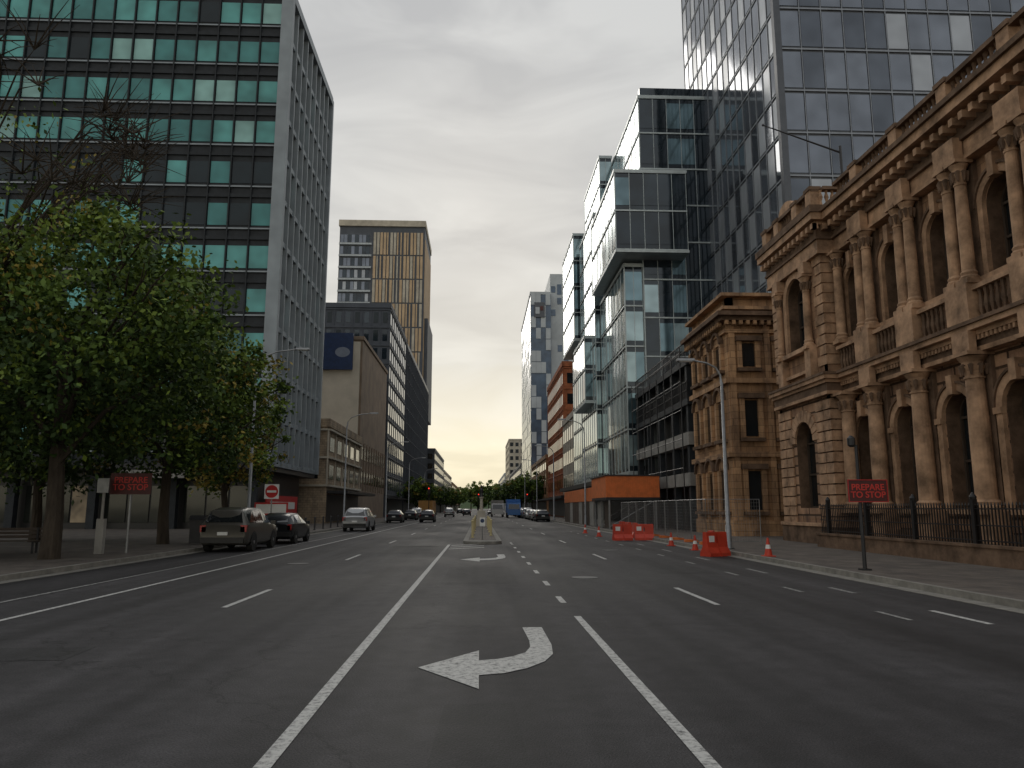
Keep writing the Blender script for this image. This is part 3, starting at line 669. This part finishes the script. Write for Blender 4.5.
far=make_tree('street_tree',(-12.6,150,.13),7.5,3.2,2.2,70,45,.5,.1,'small green street tree further along the road',41,.16,group='street trees along the road')
for (x,y,s) in [(-12.8,190,1),(-12.5,240,1.1),(-12.6,285,1.2),(-12.4,330,1.3),(-12.5,380,1.4),(12,175,1.3),(12,200,1.3),(12.2,225,1.4),(11.8,260,1.5),(12,300,1.6),(12,350,1.7),(11.8,420,1.9),(-12.2,450,1.7),(.1,180,.6),(.1,230,.7),(.1,340,1)]:
    c=copy_thing(far,(x,y,.13),R()*6); c.scale=(s,s,s)
for i in range(9):
    c=copy_thing(far,(-36+i*9+U(-2,2),640+U(-30,30),0),R()*6); c.scale=(3,3,U(2.2,3.2))
hl=MB()
n=60
for i in range(n):
    x0=-1500+i*50; h1=14+9*math.sin(i*.7)+5*math.sin(i*1.9); h2=14+9*math.sin((i+1)*.7)+5*math.sin((i+1)*1.9)
    hl.poly([(x0,1600,-1),(x0+50,1600,-1),(x0+50,1700,h2+20),(x0,1700,h1+20)],m_leafs[0])
structure('hills',hl)
# ---------------------------------------------------------------- cars
def interp(st,y,k):
    for i in range(len(st)-1):
        if st[i][0]<=y<=st[i+1][0]:
            t=(y-st[i][0])/(st[i+1][0]-st[i][0]); return st[i][k]*(1-t)+st[i+1][k]*t
    return st[-1][k]
def make_car(kind,paint,label,loc,group,rot=0):
    if kind=='suv':
        S=[(-2.34,.42,.95,1.0,.80,.70),(-2.28,.30,1.06,1.12,.89,.74),(-2.02,.26,1.08,1.62,.92,.64),(-1.2,.24,1.06,1.72,.93,.66),(.2,.24,1.03,1.71,.93,.67),(.6,.24,1.02,1.62,.93,.66),(1.25,.24,1.04,1.09,.93,.80),(1.9,.26,.96,1.0,.91,.74),(2.25,.3,.84,.87,.85,.65),(2.36,.42,.70,.73,.72,.55)]
        wz=.36; ax=(-1.42,1.42); W=.93
    else:
        S=[(-2.1,.40,.85,.9,.76,.66),(-2.05,.28,.95,1.0,.84,.68),(-1.7,.22,.96,1.34,.87,.60),(-1.0,.2,.95,1.46,.88,.60),(.1,.2,.92,1.45,.88,.61),(.45,.2,.92,1.36,.88,.6),(1.1,.2,.92,.97,.88,.74),(1.7,.22,.84,.88,.86,.70),(2.05,.26,.72,.75,.8,.6),(2.14,.36,.6,.63,.68,.5)]
        wz=.31; ax=(-1.28,1.3); W=.88
    t=thing('parked_car',loc,label,'car',group); t.rotation_euler=(0,0,rot)
    b=MB(); k=b.mi(paint); n=0; rings=[]
    for (y,zb,zt,zr,w,wr) in S:
        half=[(w*.9,zb),(w,zb+.12),(w*1.01,(zb+zt)/2+.05),(w*.985,zt),(wr+(.0),zr-.05),(wr*.82,zr),(wr*.3,zr+.015)]
        ring=half+[(-x,z) for x,z in reversed(half)]
        rings.append([len(b.v)+i for i in range(len(ring))]); b.v+=[(x,y,z) for x,z in ring]
    m=len(rings[0])
    for a,c in zip(rings,rings[1:]):
        for i in range(m): b.f.append((a[i],a[(i+1)%m],c[(i+1)%m],c[i])); b.m.append(k)
    b.f.append(tuple(rings[0])); b.f.append(tuple(reversed(rings[-1]))); b.m+=[k,k]
    bo=part('body',b,t,False,True)
    md=bo.modifiers.new('edge','BEVEL'); md.width=.03; md.segments=2; md.limit_method='ANGLE'; md.angle_limit=math.radians(25)
    def sp(y,tt,s,off=.012):
        w=interp(S,y,4)*.985; wr=interp(S,y,5); zt=interp(S,y,2); zr=interp(S,y,3)-.05
        return (s*(w+(wr-w)*tt+off),y,zt+(zr-zt)*tt+.004)
    r0,r1=S[2][0],S[5][0]
    for s in (-1,1):
        wins=[[(r0+.12,.12),(S[3][0]+.0,.1),(S[3][0]+.0,.88),(r0+.18,.84)],[(S[3][0]+.08,.1),(-.12,.1),(-.12,.9),(S[3][0]+.08,.88)],[(-.04,.1),(r1+.42,.13),(r1+.08,.82),(-.04,.9)]]
        for wv in wins:
            g2=MB(); g2.poly([sp(y,tt,s) for y,tt in wv],m_carglass); part('window',g2,t,False)
    g2=MB(); y0,y1=S[1][0],S[2][0]
    g2.poly([(-S[1][5]*.98,y0-.005,S[1][3]+.03),(S[1][5]*.98,y0-.005,S[1][3]+.03),(S[2][5]*.92,y1-.035,S[2][3]-.08),(-S[2][5]*.92,y1-.035,S[2][3]-.08)],m_carglass); part('rear_window',g2,t,False)
    g2=MB(); y0,y1=S[6][0],S[5][0]
    g2.poly([(-.76,y0-.02,S[6][3]+.05),(.76,y0-.02,S[6][3]+.05),(S[5][5]*.9,y1+.06,S[5][3]-.01),(-S[5][5]*.9,y1+.06,S[5][3]-.01)],m_carglass); part('windscreen',g2,t,False)
    for s in (-1,1):
        for a in ax:
            tyre=MB(); 
            pr=[(wz-.09,-.11),(wz-.01,-.11),(wz,-.07),(wz,.07),(wz-.01,.11),(wz-.09,.11)]
            tyre.lathe(0,0,pr,m_tyre,20); wh=bpy.data.objects.new('wheel',tyre.mesh('tyre')); 
            COL.objects.link(wh); wh.parent=t; wh.location=(s*(W-.09),a,wz); wh.rotation_euler=(0,s*math.pi/2,0)
            rim=MB(); rim.lathe(0,0,[(wz-.1,.09),(wz-.11,.10),(.1,.075),(.06,.118),(.001,.12)],m_rim,12); part('rim',rim,wh,False)
            ar=MB(); rr=wz+.07
            pts=[(s*(W+.012),a+rr*math.cos(q_),wz+rr*math.sin(q_)) for q_ in [math.pi*i/14-.25+ (.5*i/14) for i in range(15)]]; ar.poly(pts,m_black); part('wheel_arch',ar,t,False)  # flat black disc paints the shade of an uncut wheel well
    for s in (-1,1):
        l=MB(); zt=S[1][2]; l.box(s*.66,s*(S[1][4]-.0),S[0][0]-.0,S[1][0]+.2,zt-.28,zt-.02,m_tail); part('tail_light',l,t,False)
        l=MB(); l.box(s*.48,s*(S[8][4]-.03),S[8][0]-.2,S[9][0]-.03,S[8][2]-.2,S[8][2]-.06,m_head); part('headlight',l,t,False)
        l=MB(); l.box(s*(W+.0),s*(W+.18),S[6][0]-.35,S[6][0]-.22,S[6][2]-.02,S[6][2]+.13,paint); part('mirror',l,t,False)
    l=MB(); l.box(-.82,.82,S[0][0]-.07,S[0][0]+.12,.36,.58,m_black); part('bumper',l,t,False)
    l=MB(); l.box(-.75,.75,S[9][0]-.12,S[9][0]+.05,.3,.48,m_black); part('bumper',l,t,False)
    l=MB(); l.box(-.19,.19,S[0][0]-.09,S[0][0]-.005,.66,.78,m_wsign); part('number_plate',l,t,False)
    return t
def paint(n,c,me=.5): return M(n,c,.28,me,.04,1,0,.6)
GC='cars parked along the kerb'
make_car('suv',paint('paint_dark_grey',(.095,.09,.08)),'dark grey suv parked at the kerb',(-9.95,32.4,0),GC)
make_car('hatch',paint('paint_black',(.02,.022,.026)),'dark hatchback parked beside the kerb',(-9.8,38.8,0),GC)
sv=make_car('suv',paint('paint_silver',(.38,.39,.40)),'silver suv standing beside the kerb',(-9.15,58.5,0),GC)
wc=make_car('hatch',paint('paint_white',(.55,.55,.53),.1),'white hatchback parked along the kerb',(7.9,118,0),GC,math.pi)
dc=make_car('hatch',paint('paint_charcoal',(.03,.032,.04)),'dark hatchback on the street',(-6.4,94,0),GC)
for (s,x,y,r) in [(wc,7.9,104,0),(wc,7.9,111,0),(sv,7.9,126,0),(wc,7.9,134,0),(dc,7.9,97,0),(wc,7.9,142,0),(sv,7.9,151,0),(wc,7.9,160,0),(dc,-9.9,90,0),(dc,-9.9,110,0),(sv,-9.9,120,0),(dc,-2.9,170,0),(sv,-6,150,0),(dc,2.8,190,math.pi),(wc,5.8,210,math.pi),(dc,-5.8,220,0),(wc,7.9,175,0),(wc,7.9,185,0)]:
    copy_thing(s,(x,y,0),r)
def make_truck(loc,m_cab,m_box,label,name='box_truck',cat='truck',L_=7,rot=0,w=1.2,hh=3.2):
    t=thing(name,loc,label,cat,'large vehicles on the road'); t.rotation_euler=(0,0,rot)
    b=MB(); b.box(-w,w,-L_/2,L_/2-2,.9,hh,m_box); b.box(-w+.1,w-.1,-L_/2,L_/2-.2,.55,.9,m_dark); part('cargo_box',b,t,False)
    b=MB(); b.prism_x([(L_/2-1.9,.5),(L_/2,.5),(L_/2,1.5),(L_/2-.4,2.5),(L_/2-1.9,2.6)],-w+.05,w-.05,m_cab); part('cab',b,t,False)
    b=MB(); b.poly([(-w+.2,L_/2+.01,1.5),(w-.2,L_/2+.01,1.5),(w-.25,L_/2-.34,2.36),(-w+.25,L_/2-.34,2.36)],m_carglass); part('windscreen',b,t,False)
    for s in (-1,1):
        for y in (-L_/2+1.3,L_/2-1.2):
            o=MB(); o.lathe(0,0,[(.3,-.14),(.46,-.14),(.48,0),(.46,.14),(.3,.14),(.1,.1)],m_tyre,16); q_=bpy.data.objects.new('wheel',o.mesh('wheel')); COL.objects.link(q_); q_.parent=t; q_.location=(s*(w-.14),y,.48); q_.rotation_euler=(0,s*math.pi/2,0)
        o=MB(); o.box(s*.8,s*(w-.02),-L_/2-.04,-L_/2-.005,.7,.95,m_tail); part('tail_light',o,t,False)
    return t
make_truck((5.9,135,0),paint('truck_blue',(.03,.14,.40),.1),M('tarp_blue',(.05,.18,.5),.6),'blue box truck on the road',rot=math.pi)
make_truck((3.4,150,0),paint('truck_white',(.5,.5,.5),.1),m_conc,'pale box truck on the road',rot=math.pi)
make_truck((-9.6,140,0),paint('bus_yellow',(.45,.22,.03),.1),M('bus_orange',(.4,.2,.05),.5),'orange and grey city bus at the kerb','city_bus','bus',11,0,1.25,3.0)
# ---------------------------------------------------------------- street furniture
def lamp(loc,h,reach,dirx,label,group='street lamps along the road'):
    t=thing('street_lamp',loc,label,'street lamp',group)
    b=MB(); b.tube([(0,0,0),(0,0,.9),(0,0,.92),(0,0,h*.88)],[.12,.11,.085,.055],m_galv,10)
    b.box(-.16,.16,-.16,.16,0,.05,m_galv)
    pts=[(0,0,h*.86),(dirx*reach*.04,0,h*.92),(dirx*reach*.18,0,h*.96),(dirx*reach*.5,0,h*.985),(dirx*reach,0,h)]
    b.tube(pts,[.055,.05,.045,.04,.035],m_galv,8); part('pole',b,t,False,True)
    b=MB(); b.prism_x([(-.14,0),(.14,0),(.1,.1),(-.1,.1)],dirx*(reach-.1),dirx*(reach+.6),m_galv); b.box(dirx*reach,dirx*(reach+.5),-.1,.1,-.03,-.001,m_wsign)
    o=part('lamp_head',b,t,False); o.location=(0,0,h-.04); return t
l1=lamp((-11.7,39,.13),9.8,2.1,1,'tall grey street lamp with curved arm at the kerb')
l2=lamp((9.75,29.6,.13),7.5,1.2,-1,'grey street lamp with short curved arm at the kerb')
for y in (66,95,125,160,200,250): copy_thing(l1,(-11.7,y,.13))
l3=lamp((9.75,70,.13),9.8,1.9,-1,'tall grey street lamp with curved arm')
for y in (100,130,165,210): copy_thing(l3,(9.75,y,.13))
def text(s,size,parent,loc,mat,name='lettering'):
    c=bpy.data.curves.new(name,'FONT'); c.body=s; c.size=size; c.align_x='CENTER'; c.align_y='CENTER'; c.extrude=.004; c.space_line=.85; c.offset=.004
    tmp=bpy.data.objects.new('tmp',c); COL.objects.link(tmp); dg=bpy.context.evaluated_depsgraph_get(); me=bpy.data.meshes.new_from_object(tmp.evaluated_get(dg)); bpy.data.objects.remove(tmp)
    me.materials.clear(); me.materials.append(mat); o=bpy.data.objects.new(name,me); COL.objects.link(o); o.parent=parent; o.location=loc; o.rotation_euler=(math.pi/2,0,0); return o
m_redtxt=M('sign_lettering_red',(.55,.04,.03),.5,0,0)
t=thing('warning_sign',(9.85,19.3,.13),'dark sign with red lettering on a slim pole','sign')
b=MB(); b.tube([(0,0,0),(0,0,3.2)],[.05,.04],m_dark,10); b.box(-.12,.12,-.12,.12,0,.04,m_dark); part('pole',b,t,False)
b=MB(); b.lathe(-.12,0,[(.05,3.15),(.1,3.2),(.1,3.38),(.03,3.45)],m_dark,10); b.box(-.12,0,-.02,.02,3.15,3.2,m_dark); part('lamp_head',b,t,False)
b=MB(); b.box(-.33,.72,-.07,-.045,1.72,2.3,m_maroon); 
for x0,x1,z0,z1 in [(-.33,.72,1.72,1.74),(-.33,.72,2.28,2.3),(-.33,-.31,1.74,2.28),(.70,.72,1.74,2.28)]: b.box(x0,x1,-.085,-.0705,z0,z1,m_redsign)
part('panel',b,t,False); text('PREPARE\nTO STOP',.225,t,(.195,-.077,2.0),m_redtxt)
t=thing('warning_sign',(-12.45,27.6,.13),'maroon sign with red lettering on a post','sign')
b=MB(); b.tube([(0,0,0),(0,0,2.9)],.045,m_galv,8); part('pole',b,t,False)
b=MB(); b.box(-.72,.72,-.08,-.05,2.05,2.8,m_maroon); part('panel',b,t,False); text('PREPARE\nTO STOP',.30,t,(0,-.087,2.42),m_redtxt)
t=thing('sign_post',(-13.2,27.2,.13),'pale painted post with small cabinet','post'); b=MB(); b.box(-.13,.13,-.1,.1,0,1.2,m_conc); b.tube([(0,0,1.2),(0,0,2.6)],.05,m_conc,8); b.box(-.2,.2,-.12,-.06,2.1,2.6,m_galv); part('post',b,t,False)
t=thing('no_entry_sign',(-12.2,45,.13),'round red no entry sign with white bar','sign')
b=MB(); b.tube([(0,0,0),(0,0,2.9)],.04,m_galv,8); part('pole',b,t,False)
b=MB(); b.box(-.42,.42,-.07,-.05,2.1,2.95,m_wsign); part('panel',b,t,False)
b=MB(); pts=[(.37*math.cos(i*math.pi/16),-.074,2.525+.37*math.sin(i*math.pi/16)) for i in range(32)]; b.poly(pts,m_redsign); b.box(-.27,.27,-.082,-.076,2.46,2.59,m_wsign); part('disc',b,t,False)
t=thing('notice_board',(-12.6,46.5,.13),'red and white notice panel on two legs','sign'); b=MB(); b.box(-1,1,-.05,0,.9,1.9,m_redsign); b.box(-.9,.9,-.06,-.051,1.25,1.8,m_wsign); b.box(-.95,-.88,0,.05,0,1.9,m_galv); b.box(.88,.95,0,.05,0,1.9,m_galv); part('panel',b,t,False)
def bench(loc,rot):
    t=thing('park_bench',loc,'dark slatted street bench on the plaza','bench','benches on the plaza'); t.rotation_euler=(0,0,rot)
    b=MB(); [b.box(-.9,.9,-.22+.12*i,-.12+.12*i,.42,.45,m_winfr) for i in range(4)]; part('seat',b,t,False)
    b=MB(); [b.box(-.9,.9,.27,.30,.52+.13*i,.62+.13*i,m_winfr) for i in range(3)]; part('backrest',b,t,False)
    for s in (-.75,.75): b=MB(); b.box(s-.03,s+.03,-.2,-.14,0,.42,m_dark); b.box(s-.03,s+.03,.2,.27,0,.88,m_dark); b.box(s-.03,s+.03,-.14,.2,.37,.415,m_dark); part('leg',b,t,False)
bench((-16.4,27.5,.13),.2); bench((-19.5,29,.13),.1)
def bollard(x,y,z=.13,mat=m_dark,lab='short dark metal bollard on the pavement',gr='bollards on the pavement'):
    t=thing('bollard',(x,y,z),lab,'bollard',gr); b=MB(); b.lathe(0,0,[(.09,0),(.09,.05),(.06,.07),(.06,.82),(.08,.84),(.08,.9),(.02,.94)],mat,12); part('post',b,t,False)
for i in range(6): bollard(-12.0,50+i*3)
for i in range(9): bollard(.12+(.5 if i%2 else -.5),40+i*3.0,.15,m_yel,'short pale yellow bollard on the median kerb','bollards on the median')
t=thing('rubbish_bin',(-12.4,34.3,.13),'dark square street rubbish bin','bin'); b=MB(); b.box(-.3,.3,-.3,.3,.05,1.05,m_dark); b.prism_x([(-.34,1.05),(.34,1.05),(.2,1.25),(-.2,1.25)],-.34,.34,m_dark); part('body',b,t,False)
t=thing('utility_box',(-16.3,24.4,.13),'large dark utility cabinet on the plaza','cabinet'); b=MB(); b.box(-.8,.8,-.4,.4,0,1.35,m_black); b.box(-.84,.84,-.44,.44,1.35,1.42,m_dark); b.box(-.75,-.02,-.42,-.402,.1,1.25,m_dark); b.box(.02,.75,-.42,-.402,.1,1.25,m_dark); part('body',b,t,False)
def barrier(x,y,rot):
    t=thing('water_barrier',(x,y,0),'red orange plastic water filled barrier on the road','barrier','plastic road barriers'); t.rotation_euler=(0,0,rot)
    b=MB(); pr=[(-.26,0),(.26,0),(.26,.12),(.13,.32),(.09,.85),(-.09,.85),(-.13,.32),(-.26,.12)]
    b.prism_x(pr,-.5,-.04,m_red); b.prism_x(pr,.04,.5,m_red); b.prism_x([(-.24,.0),(.24,0),(.09,.45),(-.09,.45)],-.04,.04,m_red); b.box(-.04,.04,-.07,.07,.66,.85,m_red)
    b.box(-.4,-.15,-.125,-.08,.5,.72,m_wsign); part('shell',b,t,False)
for (x,y,r) in [(7.6,40.5,.1),(8.8,40.7,-.05),(8.45,27.2,.5),(8.75,28.6,1.2),(9.0,44,1.5),(9,46,1.57),(9,48,1.57)]: barrier(x,y,r)
def cone(x,y,z=0):
    t=thing('traffic_cone',(x,y,z),'orange traffic cone with white band','traffic cone','traffic cones'); b=MB(); b.box(-.18,.18,-.18,.18,0,.03,m_red); b.lathe(0,0,[(.13,.03),(.09,.25)],m_red,14); b.lathe(0,0,[(.09,.25),(.065,.38)],m_wsign,14); b.lathe(0,0,[(.065,.38),(.03,.6),(.02,.6)],m_red,14); part('cone',b,t,False)
for c in [(9.5,24.9,.13),(8.8,31,0),(8.7,34.5,0),(7.2,46,0),(7.2,52,0)]: cone(*c)
t=thing('site_hut',(9.6,57,.13),'orange topped site hut on a scaffold gantry over the pavement','site hut')
b=MB(); 
for y in [57,60.5,64]:
    for x in (9.75,13.3): b.box(x-.06,x+.06,y-.06,y+.06,.13,2.4,m_galv)
    b.tube([(9.75,y,.3),(13.3,y,2.3)],.03,m_galv,6)
b.box(9.5,13.6,56.9,64.2,2.3,2.5,m_dark); part('frame',b,t)
b=MB(); b.box(9.5,13.6,56.9,64.2,2.5,4.1,m_orange); b.box(9.42,13.68,56.82,64.28,4.1,4.2,m_dark)
for i in range(28): b.box(9.55+i*.146,9.6+i*.146,56.87,56.899,2.55,4.05,m_orange)
part('body',b,t)
for k in range(2): b=MB(); b.box(9.9,9.95,57.4+3.5*k,60.2+3.5*k,.2,2.2,m_conc if k%2 else m_winfr); part('hoarding_panel',b,t)
t=thing('pavement_hoarding',(9.6,66,.13),'long low site hoarding with orange rail along the kerb','hoarding')
b=MB()
for k in range(9): b.box(9.9,9.96,66+2.5*k,68.4+2.5*k,.15,2.3,m_winfr if k%3 else m_conc)
part('panel',b,t); b=MB(); b.box(9.86,10.0,66,88.4,2.3,3.5,m_orange); part('rail',b,t)
def mfence(x,y,rot,L_=2.4):
    t=thing('mesh_fence',(x,y,.13),'temporary wire mesh fence panel','fence','temporary fence panels'); t.rotation_euler=(0,0,rot)
    b=MB(); b.tube([(0,0,0),(0,0,1.95),(L_,0,1.95),(L_,0,0)],.02,m_galv,6); b.box(0,L_,-.01,.01,.12,.15,m_galv); part('frame',b,t,False)
    b=MB()
    for i in range(1,int(L_/.12)): b.box(i*.12-.003,i*.12+.003,-.003,.003,.15,1.93,m_galv)
    for i in range(1,12): b.box(0.02,L_-.02,-.0045,-.0032,.15+i*.15-.003,.15+i*.15+.003,m_galv)
    part('mesh',b,t,False); b=MB(); b.box(-.15,.15,-.3,.3,0,.12,m_orange); part('foot',b,t,False)
for i in range(8): mfence(9.9,33+i*2.5,math.pi/2)
mfence(9.9,33,0)
def signal(x,y,h,label='black traffic signal showing red'):
    t=thing('traffic_light',(x,y,.13),label,'traffic light','traffic lights'); b=MB(); b.tube([(0,0,0),(0,0,h)],.06,m_dark,8); part('pole',b,t,False)
    b=MB(); b.box(-.16,.16,-.3,-.08,h-1.0,h,m_black); b.box(-.25,.25,-.075,-.06,h-1.1,h+.1,m_black)
    for k in range(3): b.box(-.12,.12,-.42,-.3,h-.07-.32*k,h-.05-.32*k,m_black)
    part('housing',b,t,False); b=MB()
    for k,m in enumerate([m_redlit,m_maroon,m_dark]):
        pts=[(.11*math.cos(i*math.pi/8),-.305,h-.18-.32*k+.11*math.sin(i*math.pi/8)) for i in range(16)]; b.poly(pts,m)
    part('lens',b,t,False)
for (x,y,h) in [(-11.6,156,4.5),(-.3,156,4.5),(-8.6,128,5.0),(9.7,156,4.5),(.3,300,5)]: signal(x,y,h)
for y in (37.6,69,85,150):
    t=thing('keep_left_sign',(.12,y,.16),'small white sign with blue arrow disc on median post','sign','median signs'); b=MB(); b.tube([(0,0,0),(0,0,1.1)],.03,m_galv,6); part('pole',b,t,False)
    b=MB(); b.box(-.13,.13,-.05,-.03,.65,1.08,m_wsign); b.poly([(.1*math.cos(i*math.pi/8),-.055,.92+.1*math.sin(i*math.pi/8)) for i in range(16)],m_navy); part('panel',b,t,False)
t=thing('median_monument',(.12,66,.16),'slim pale column with small dark figure on the median','monument'); b=MB(); b.box(-.5,.5,-.5,.5,0,.6,m_cream); b.box(-.35,.35,-.35,.35,.6,1.3,m_cream); b.lathe(0,0,[(.2,1.3),(.15,1.5),(.13,2.3),(.2,2.4),(.24,2.5)],m_cream,12); part('pedestal',b,t,False); b=MB(); b.lathe(0,0,[(.16,2.5),(.12,2.8),(.17,3.1),(.07,3.25),(.1,3.35),(.02,3.5)],m_dark,10); part('finial',b,t,False)
# ---------------------------------------------------------------- light and sky
wd=bpy.data.worlds.new('World'); scene.world=wd; wd.use_nodes=True; nt=wd.node_tree; N=nt.nodes; L=nt.links; N.clear()
out=N.new('ShaderNodeOutputWorld'); sky=N.new('ShaderNodeTexSky'); sky.sky_type='NISHITA'; sky.sun_disc=False; sky.sun_elevation=math.radians(22); sky.sun_rotation=math.radians(0); sky.dust_density=2
bg1=N.new('ShaderNodeBackground'); bg1.inputs['Strength'].default_value=.06; L.new(sky.outputs[0],bg1.inputs['Color'])
tc=N.new('ShaderNodeTexCoord'); sp_=N.new('ShaderNodeSeparateXYZ'); L.new(tc.outputs['Generated'],sp_.inputs[0])
mp=N.new('ShaderNodeMapping'); mp.inputs['Scale'].default_value=(2.0,2.0,6.5); mp.inputs['Location'].default_value=(.7,.3,.2); L.new(tc.outputs['Generated'],mp.inputs[0])
nz=N.new('ShaderNodeTexNoise'); nz.inputs['Scale'].default_value=2.2; nz.inputs['Detail'].default_value=4; nz.inputs['Roughness'].default_value=.52; nz.inputs['Distortion'].default_value=.6; L.new(mp.outputs[0],nz.inputs['Vector'])
ma=N.new('ShaderNodeMath'); ma.operation='MULTIPLY_ADD'; ma.inputs[1].default_value=.22; L.new(nz.outputs['Fac'],ma.inputs[0])
mb_=N.new('ShaderNodeMath'); mb_.operation='SUBTRACT'; L.new(sp_.outputs[2],mb_.inputs[0]); mb_.inputs[1].default_value=.11; L.new(mb_.outputs[0],ma.inputs[2])
cr=N.new('ShaderNodeValToRGB'); L.new(ma.outputs[0],cr.inputs['Fac']); e=cr.color_ramp.elements
e[0].position=0; e[0].color=(.95,.87,.64,1); e[1].position=1; e[1].color=(.58,.60,.62,1)
for p,c in [(.07,(.98,.91,.70)),(.13,(.84,.80,.68)),(.20,(.70,.69,.64)),(.32,(.62,.622,.605)),(.55,(.58,.587,.587))]:
    x=e.new(p); x.color=(*c,1)
r2=N.new('ShaderNodeValToRGB'); L.new(nz.outputs['Fac'],r2.inputs['Fac']); q2=r2.color_ramp.elements; q2[0].position=.36; q2[0].color=(.85,.853,.865,1); q2[1].position=.64; q2[1].color=(1.10,1.095,1.08,1)
mm=N.new('ShaderNodeMix'); mm.data_type='RGBA'; mm.blend_type='MULTIPLY'; mm.inputs['Factor'].default_value=1; L.new(cr.outputs[0],mm.inputs['A']); L.new(r2.outputs[0],mm.inputs['B'])
bg2=N.new('ShaderNodeBackground'); bg2.inputs['Strength'].default_value=1.04; L.new(mm.outputs['Result'],bg2.inputs['Color'])
ms=N.new('ShaderNodeMixShader'); ms.inputs[0].default_value=.95; L.new(bg1.outputs[0],ms.inputs[1]); L.new(bg2.outputs[0],ms.inputs[2]); L.new(ms.outputs[0],out.inputs['Surface'])
sun=bpy.data.lights.new('sun','SUN'); sun.energy=.6; sun.angle=math.radians(24); sun.color=(1,.94,.85)
so=bpy.data.objects.new('sun',sun); COL.objects.link(so); d=Vector((-.2,math.cos(math.radians(22)),math.sin(math.radians(22)))); so.rotation_euler=d.to_track_quat('Z','Y').to_euler()
scene.view_settings.view_transform='Standard'; scene.view_settings.look='None'; scene.view_settings.exposure=0
